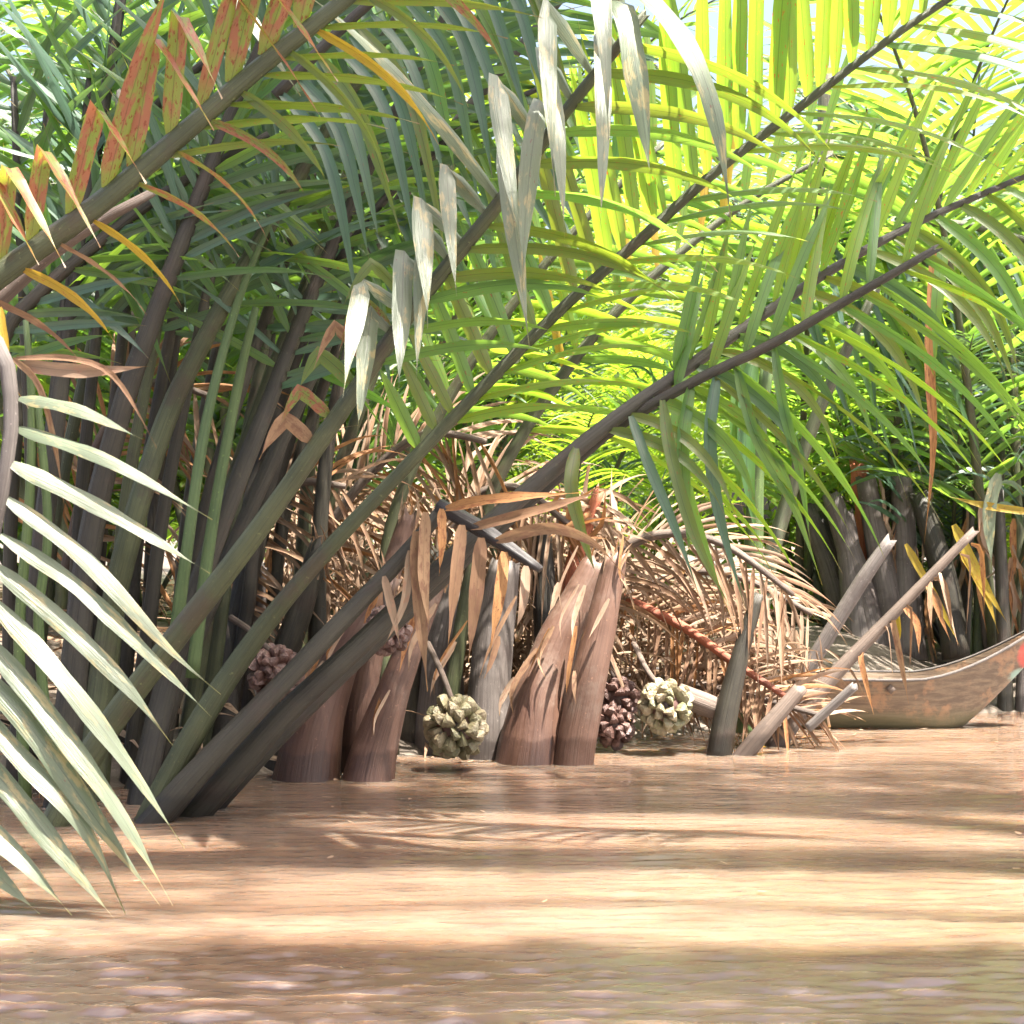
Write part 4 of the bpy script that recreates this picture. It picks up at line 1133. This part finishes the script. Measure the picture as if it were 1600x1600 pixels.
fruit(1040, 1104, 10.3, M_(41, 10.3), [(990, 1005, 10.6), (1010, 1045, 10.4), (1030, 1072, 10.3)], NUT_G, 'green nipa fruit head hanging right of the dark brown one')
fruit(966, 1092, 10.55, M_(34, 10.55), [(940, 1010, 10.7), (955, 1045, 10.6)], NUT_D, 'dark purplish nipa fruit head, upper one of the pair beside the green fruit', 48)
fruit(958, 1134, 10.45, M_(34, 10.45), [(925, 1040, 10.8), (930, 1090, 10.7), (945, 1115, 10.5)], NUT_D, 'dark purplish nipa fruit head, lower one of the pair beside the green fruit', 48)
fruit(606, 985, 8.75, M_(37, 8.75), [(600, 900, 9.0), (604, 940, 8.8)], NUT_D, 'brown nipa fruit head tucked behind the leaning stalk above the brown leaf bases')
fruit(432, 1050, 8.9, M_(42, 8.9), [(360, 965, 9.1), (390, 985, 9.0), (415, 1010, 8.9)], NUT_D, 'dark nipa fruit head half hidden between the two leaning stalks at the left')

# ------------------------------------------------------------------ the old boat
def hull_mat():
    m, t, N, L = new_mat('weathered boat planks')
    g = G(t)
    tc = g.n('ShaderNodeTexCoord').outputs['Object']
    sep = g.n('ShaderNodeSeparateXYZ'); g.put(sep, 0, tc)
    grain = g.noise(g.vscale(tc, (3, 20, 34)), 1.0, 5, .62)
    blot = g.noise(tc, 6.0, 5, .65)
    col = g.mix(g.ramp(grain, .36, .66), (.08, .05, .03), (.15, .102, .062))
    col = g.mix(g.math('MULTIPLY', g.ramp(blot, .52, .64), .7), col, (.25, .13, .065))
    moss = g.math('MULTIPLY', g.ramp(g.math('ADD', sep.outputs[2], g.math('MULTIPLY', blot, .14)), .22, .12), .8)
    col = g.mix(moss, col, (.085, .075, .035))
    def patch(cx, cz, rx, rz, c, colr, ed=.35):
        dx = g.math('DIVIDE', g.math('SUBTRACT', sep.outputs[0], cx), rx)
        dz = g.math('DIVIDE', g.math('SUBTRACT', sep.outputs[2], cz), rz)
        r2 = g.math('ADD', g.math('MULTIPLY', dx, dx), g.math('MULTIPLY', dz, dz))
        r2 = g.math('ADD', r2, g.math('MULTIPLY', g.math('SUBTRACT', g.noise(tc, 22, 4, .7), .5), 1.6))
        return g.mix(g.math('MULTIPLY', g.ramp(r2, 1.5, .5), .8), colr, c)
    col = patch(-.15, .44, .055, .085, (.40, .045, .035), col)
    col = patch(-.17, .31, .085, .05, (.19, .31, .265), col)
    pr = g.n('ShaderNodeBsdfPrincipled')
    g.put(pr, 'Base Color', col); g.put(pr, 'Roughness', .6)
    g.put(pr, 'Normal', g.bump(g.math('ADD', grain, g.math('MULTIPLY', blot, .5)), .5, .012))
    out = g.n('ShaderNodeOutputMaterial'); L.new(pr.outputs[0], out.inputs[0])
    return m
HULL = hull_mat()
BX, BD = 1640, 11.75
bo = empty('boat', Vector((P(BX, 1140, BD).x, BD, 0)))
tag(bo, 'old weathered wooden boat with red and turquoise paint at its upturned bow', 'boat')
bo.rotation_euler = (0, 0, R(-6))
def hull(inner):
    # stations from the bow (x = 0) back to the stern (x = -3.2)
    S, K = 30, 9
    vs, uv, fs = [], [], []
    for i in range(S + 1):
        u = (i / S) ** 1.4
        x = -3.2 * u
        # half beam, gunwale height, keel height along the hull
        hb = .36 * min(1, (u / .30)) ** .62 if u < .30 else .36 * (1 - .25 * ((u - .30) / .7) ** 3)
        hb = max(hb, .012)
        gz = .30 + .36 * max(0, 1 - u / .26) ** 1.6 + .06 * max(0, (u - .6) / .4) ** 2
        kz = -.12 + .66 * max(0, 1 - u / .22) ** 1.25
        if inner:
            hb = max(hb - .022, .004); kz = kz + .03; gz = gz
        for k in range(-K, K + 1):
            q = k / K
            y = hb * (abs(q) ** .72) * (1 if q > 0 else -1)
            z = kz + (gz - kz) * (abs(q) ** 2.1)
            vs.append((x, y, z)); uv.append((u, q))
    w_ = 2 * K + 1
    for i in range(S):
        for k in range(2 * K):
            f = (i * w_ + k, i * w_ + k + 1, (i + 1) * w_ + k + 1, (i + 1) * w_ + k)
            fs.append(f if inner else f[::-1])
    # transom
    fs.append(tuple(S * w_ + k for k in (range(w_) if inner else reversed(range(w_)))))
    a = Acc(); a.add(vs, fs, uv, .5)
    return a, [vs[i * w_] for i in range(S + 1)], [vs[i * w_ + 2 * K] for i in range(S + 1)]
ha, g1, g2 = hull(False)
ha.build('hull', HULL, bo)
hi, _, _ = hull(True)
hi.build('lining', HULL, bo)
for gl in (g1, g2):
    a = Acc()
    tube(a, [Vector(p) + Vector((0, 0, .004)) for p in gl], [.010] * len(gl), 6)
    a.build('gunwale', ST_GREY, bo)
for x in (-1.0, -1.9):
    a = Acc()
    i = min(range(len(g1)), key=lambda k: abs(g1[k][0] - x))
    p, q = Vector(g1[i]), Vector(g2[i])
    tube(a, [p + Vector((0, 0, -.05)), (p + q) / 2 + Vector((0, 0, -.05)), q + Vector((0, 0, -.05))], [.03, .03, .03], 4)
    a.build('thwart', ST_DEAD, bo)

# ------------------------------------------------------------------ floating leaves
la = Acc()
for k in range(150):
    x = rng.uniform(-1.9, 3.0)
    y = bank_edge(x) - abs(rng.gauss(0, .28)) + .1
    if rng.random() < .12:
        y = rng.uniform(5, 9)
    th = rng.uniform(0, 6.28)
    d = Vector((math.cos(th), math.sin(th), 0))
    blade(la, [Vector((x, y, .008)) + d * q * .012 * rng.uniform(.8, 2.2) for q in range(4)], rng.uniform(.006, .02), d.cross(Vector((0, 0, 1))), .1)
deb = la.build('floating_debris', LEAF_STRAW)
deb['kind'] = 'stuff'
for px, py, mt, lab in [(1178, 1173, LEAF_YELLOW, 'tiny yellow leaf floating on the water below the dead stalks'), (1252, 1157, LEAF_RUST, 'small orange leaf floating beside the leaning dead stalk')]:
    d = CAM_Z * F_PX / (py - 830)
    p = P(px, py, d); p.z = .014
    a = Acc(); blade(a, [p + Vector((k * .016, 0, .002 * k * (5 - k))) for k in range(5)], .03, Vector((0, 1, 0)), .1)
    o = a.build('floating_leaf', mt, None, p); o.location = p
    tag(o, lab, 'leaf')
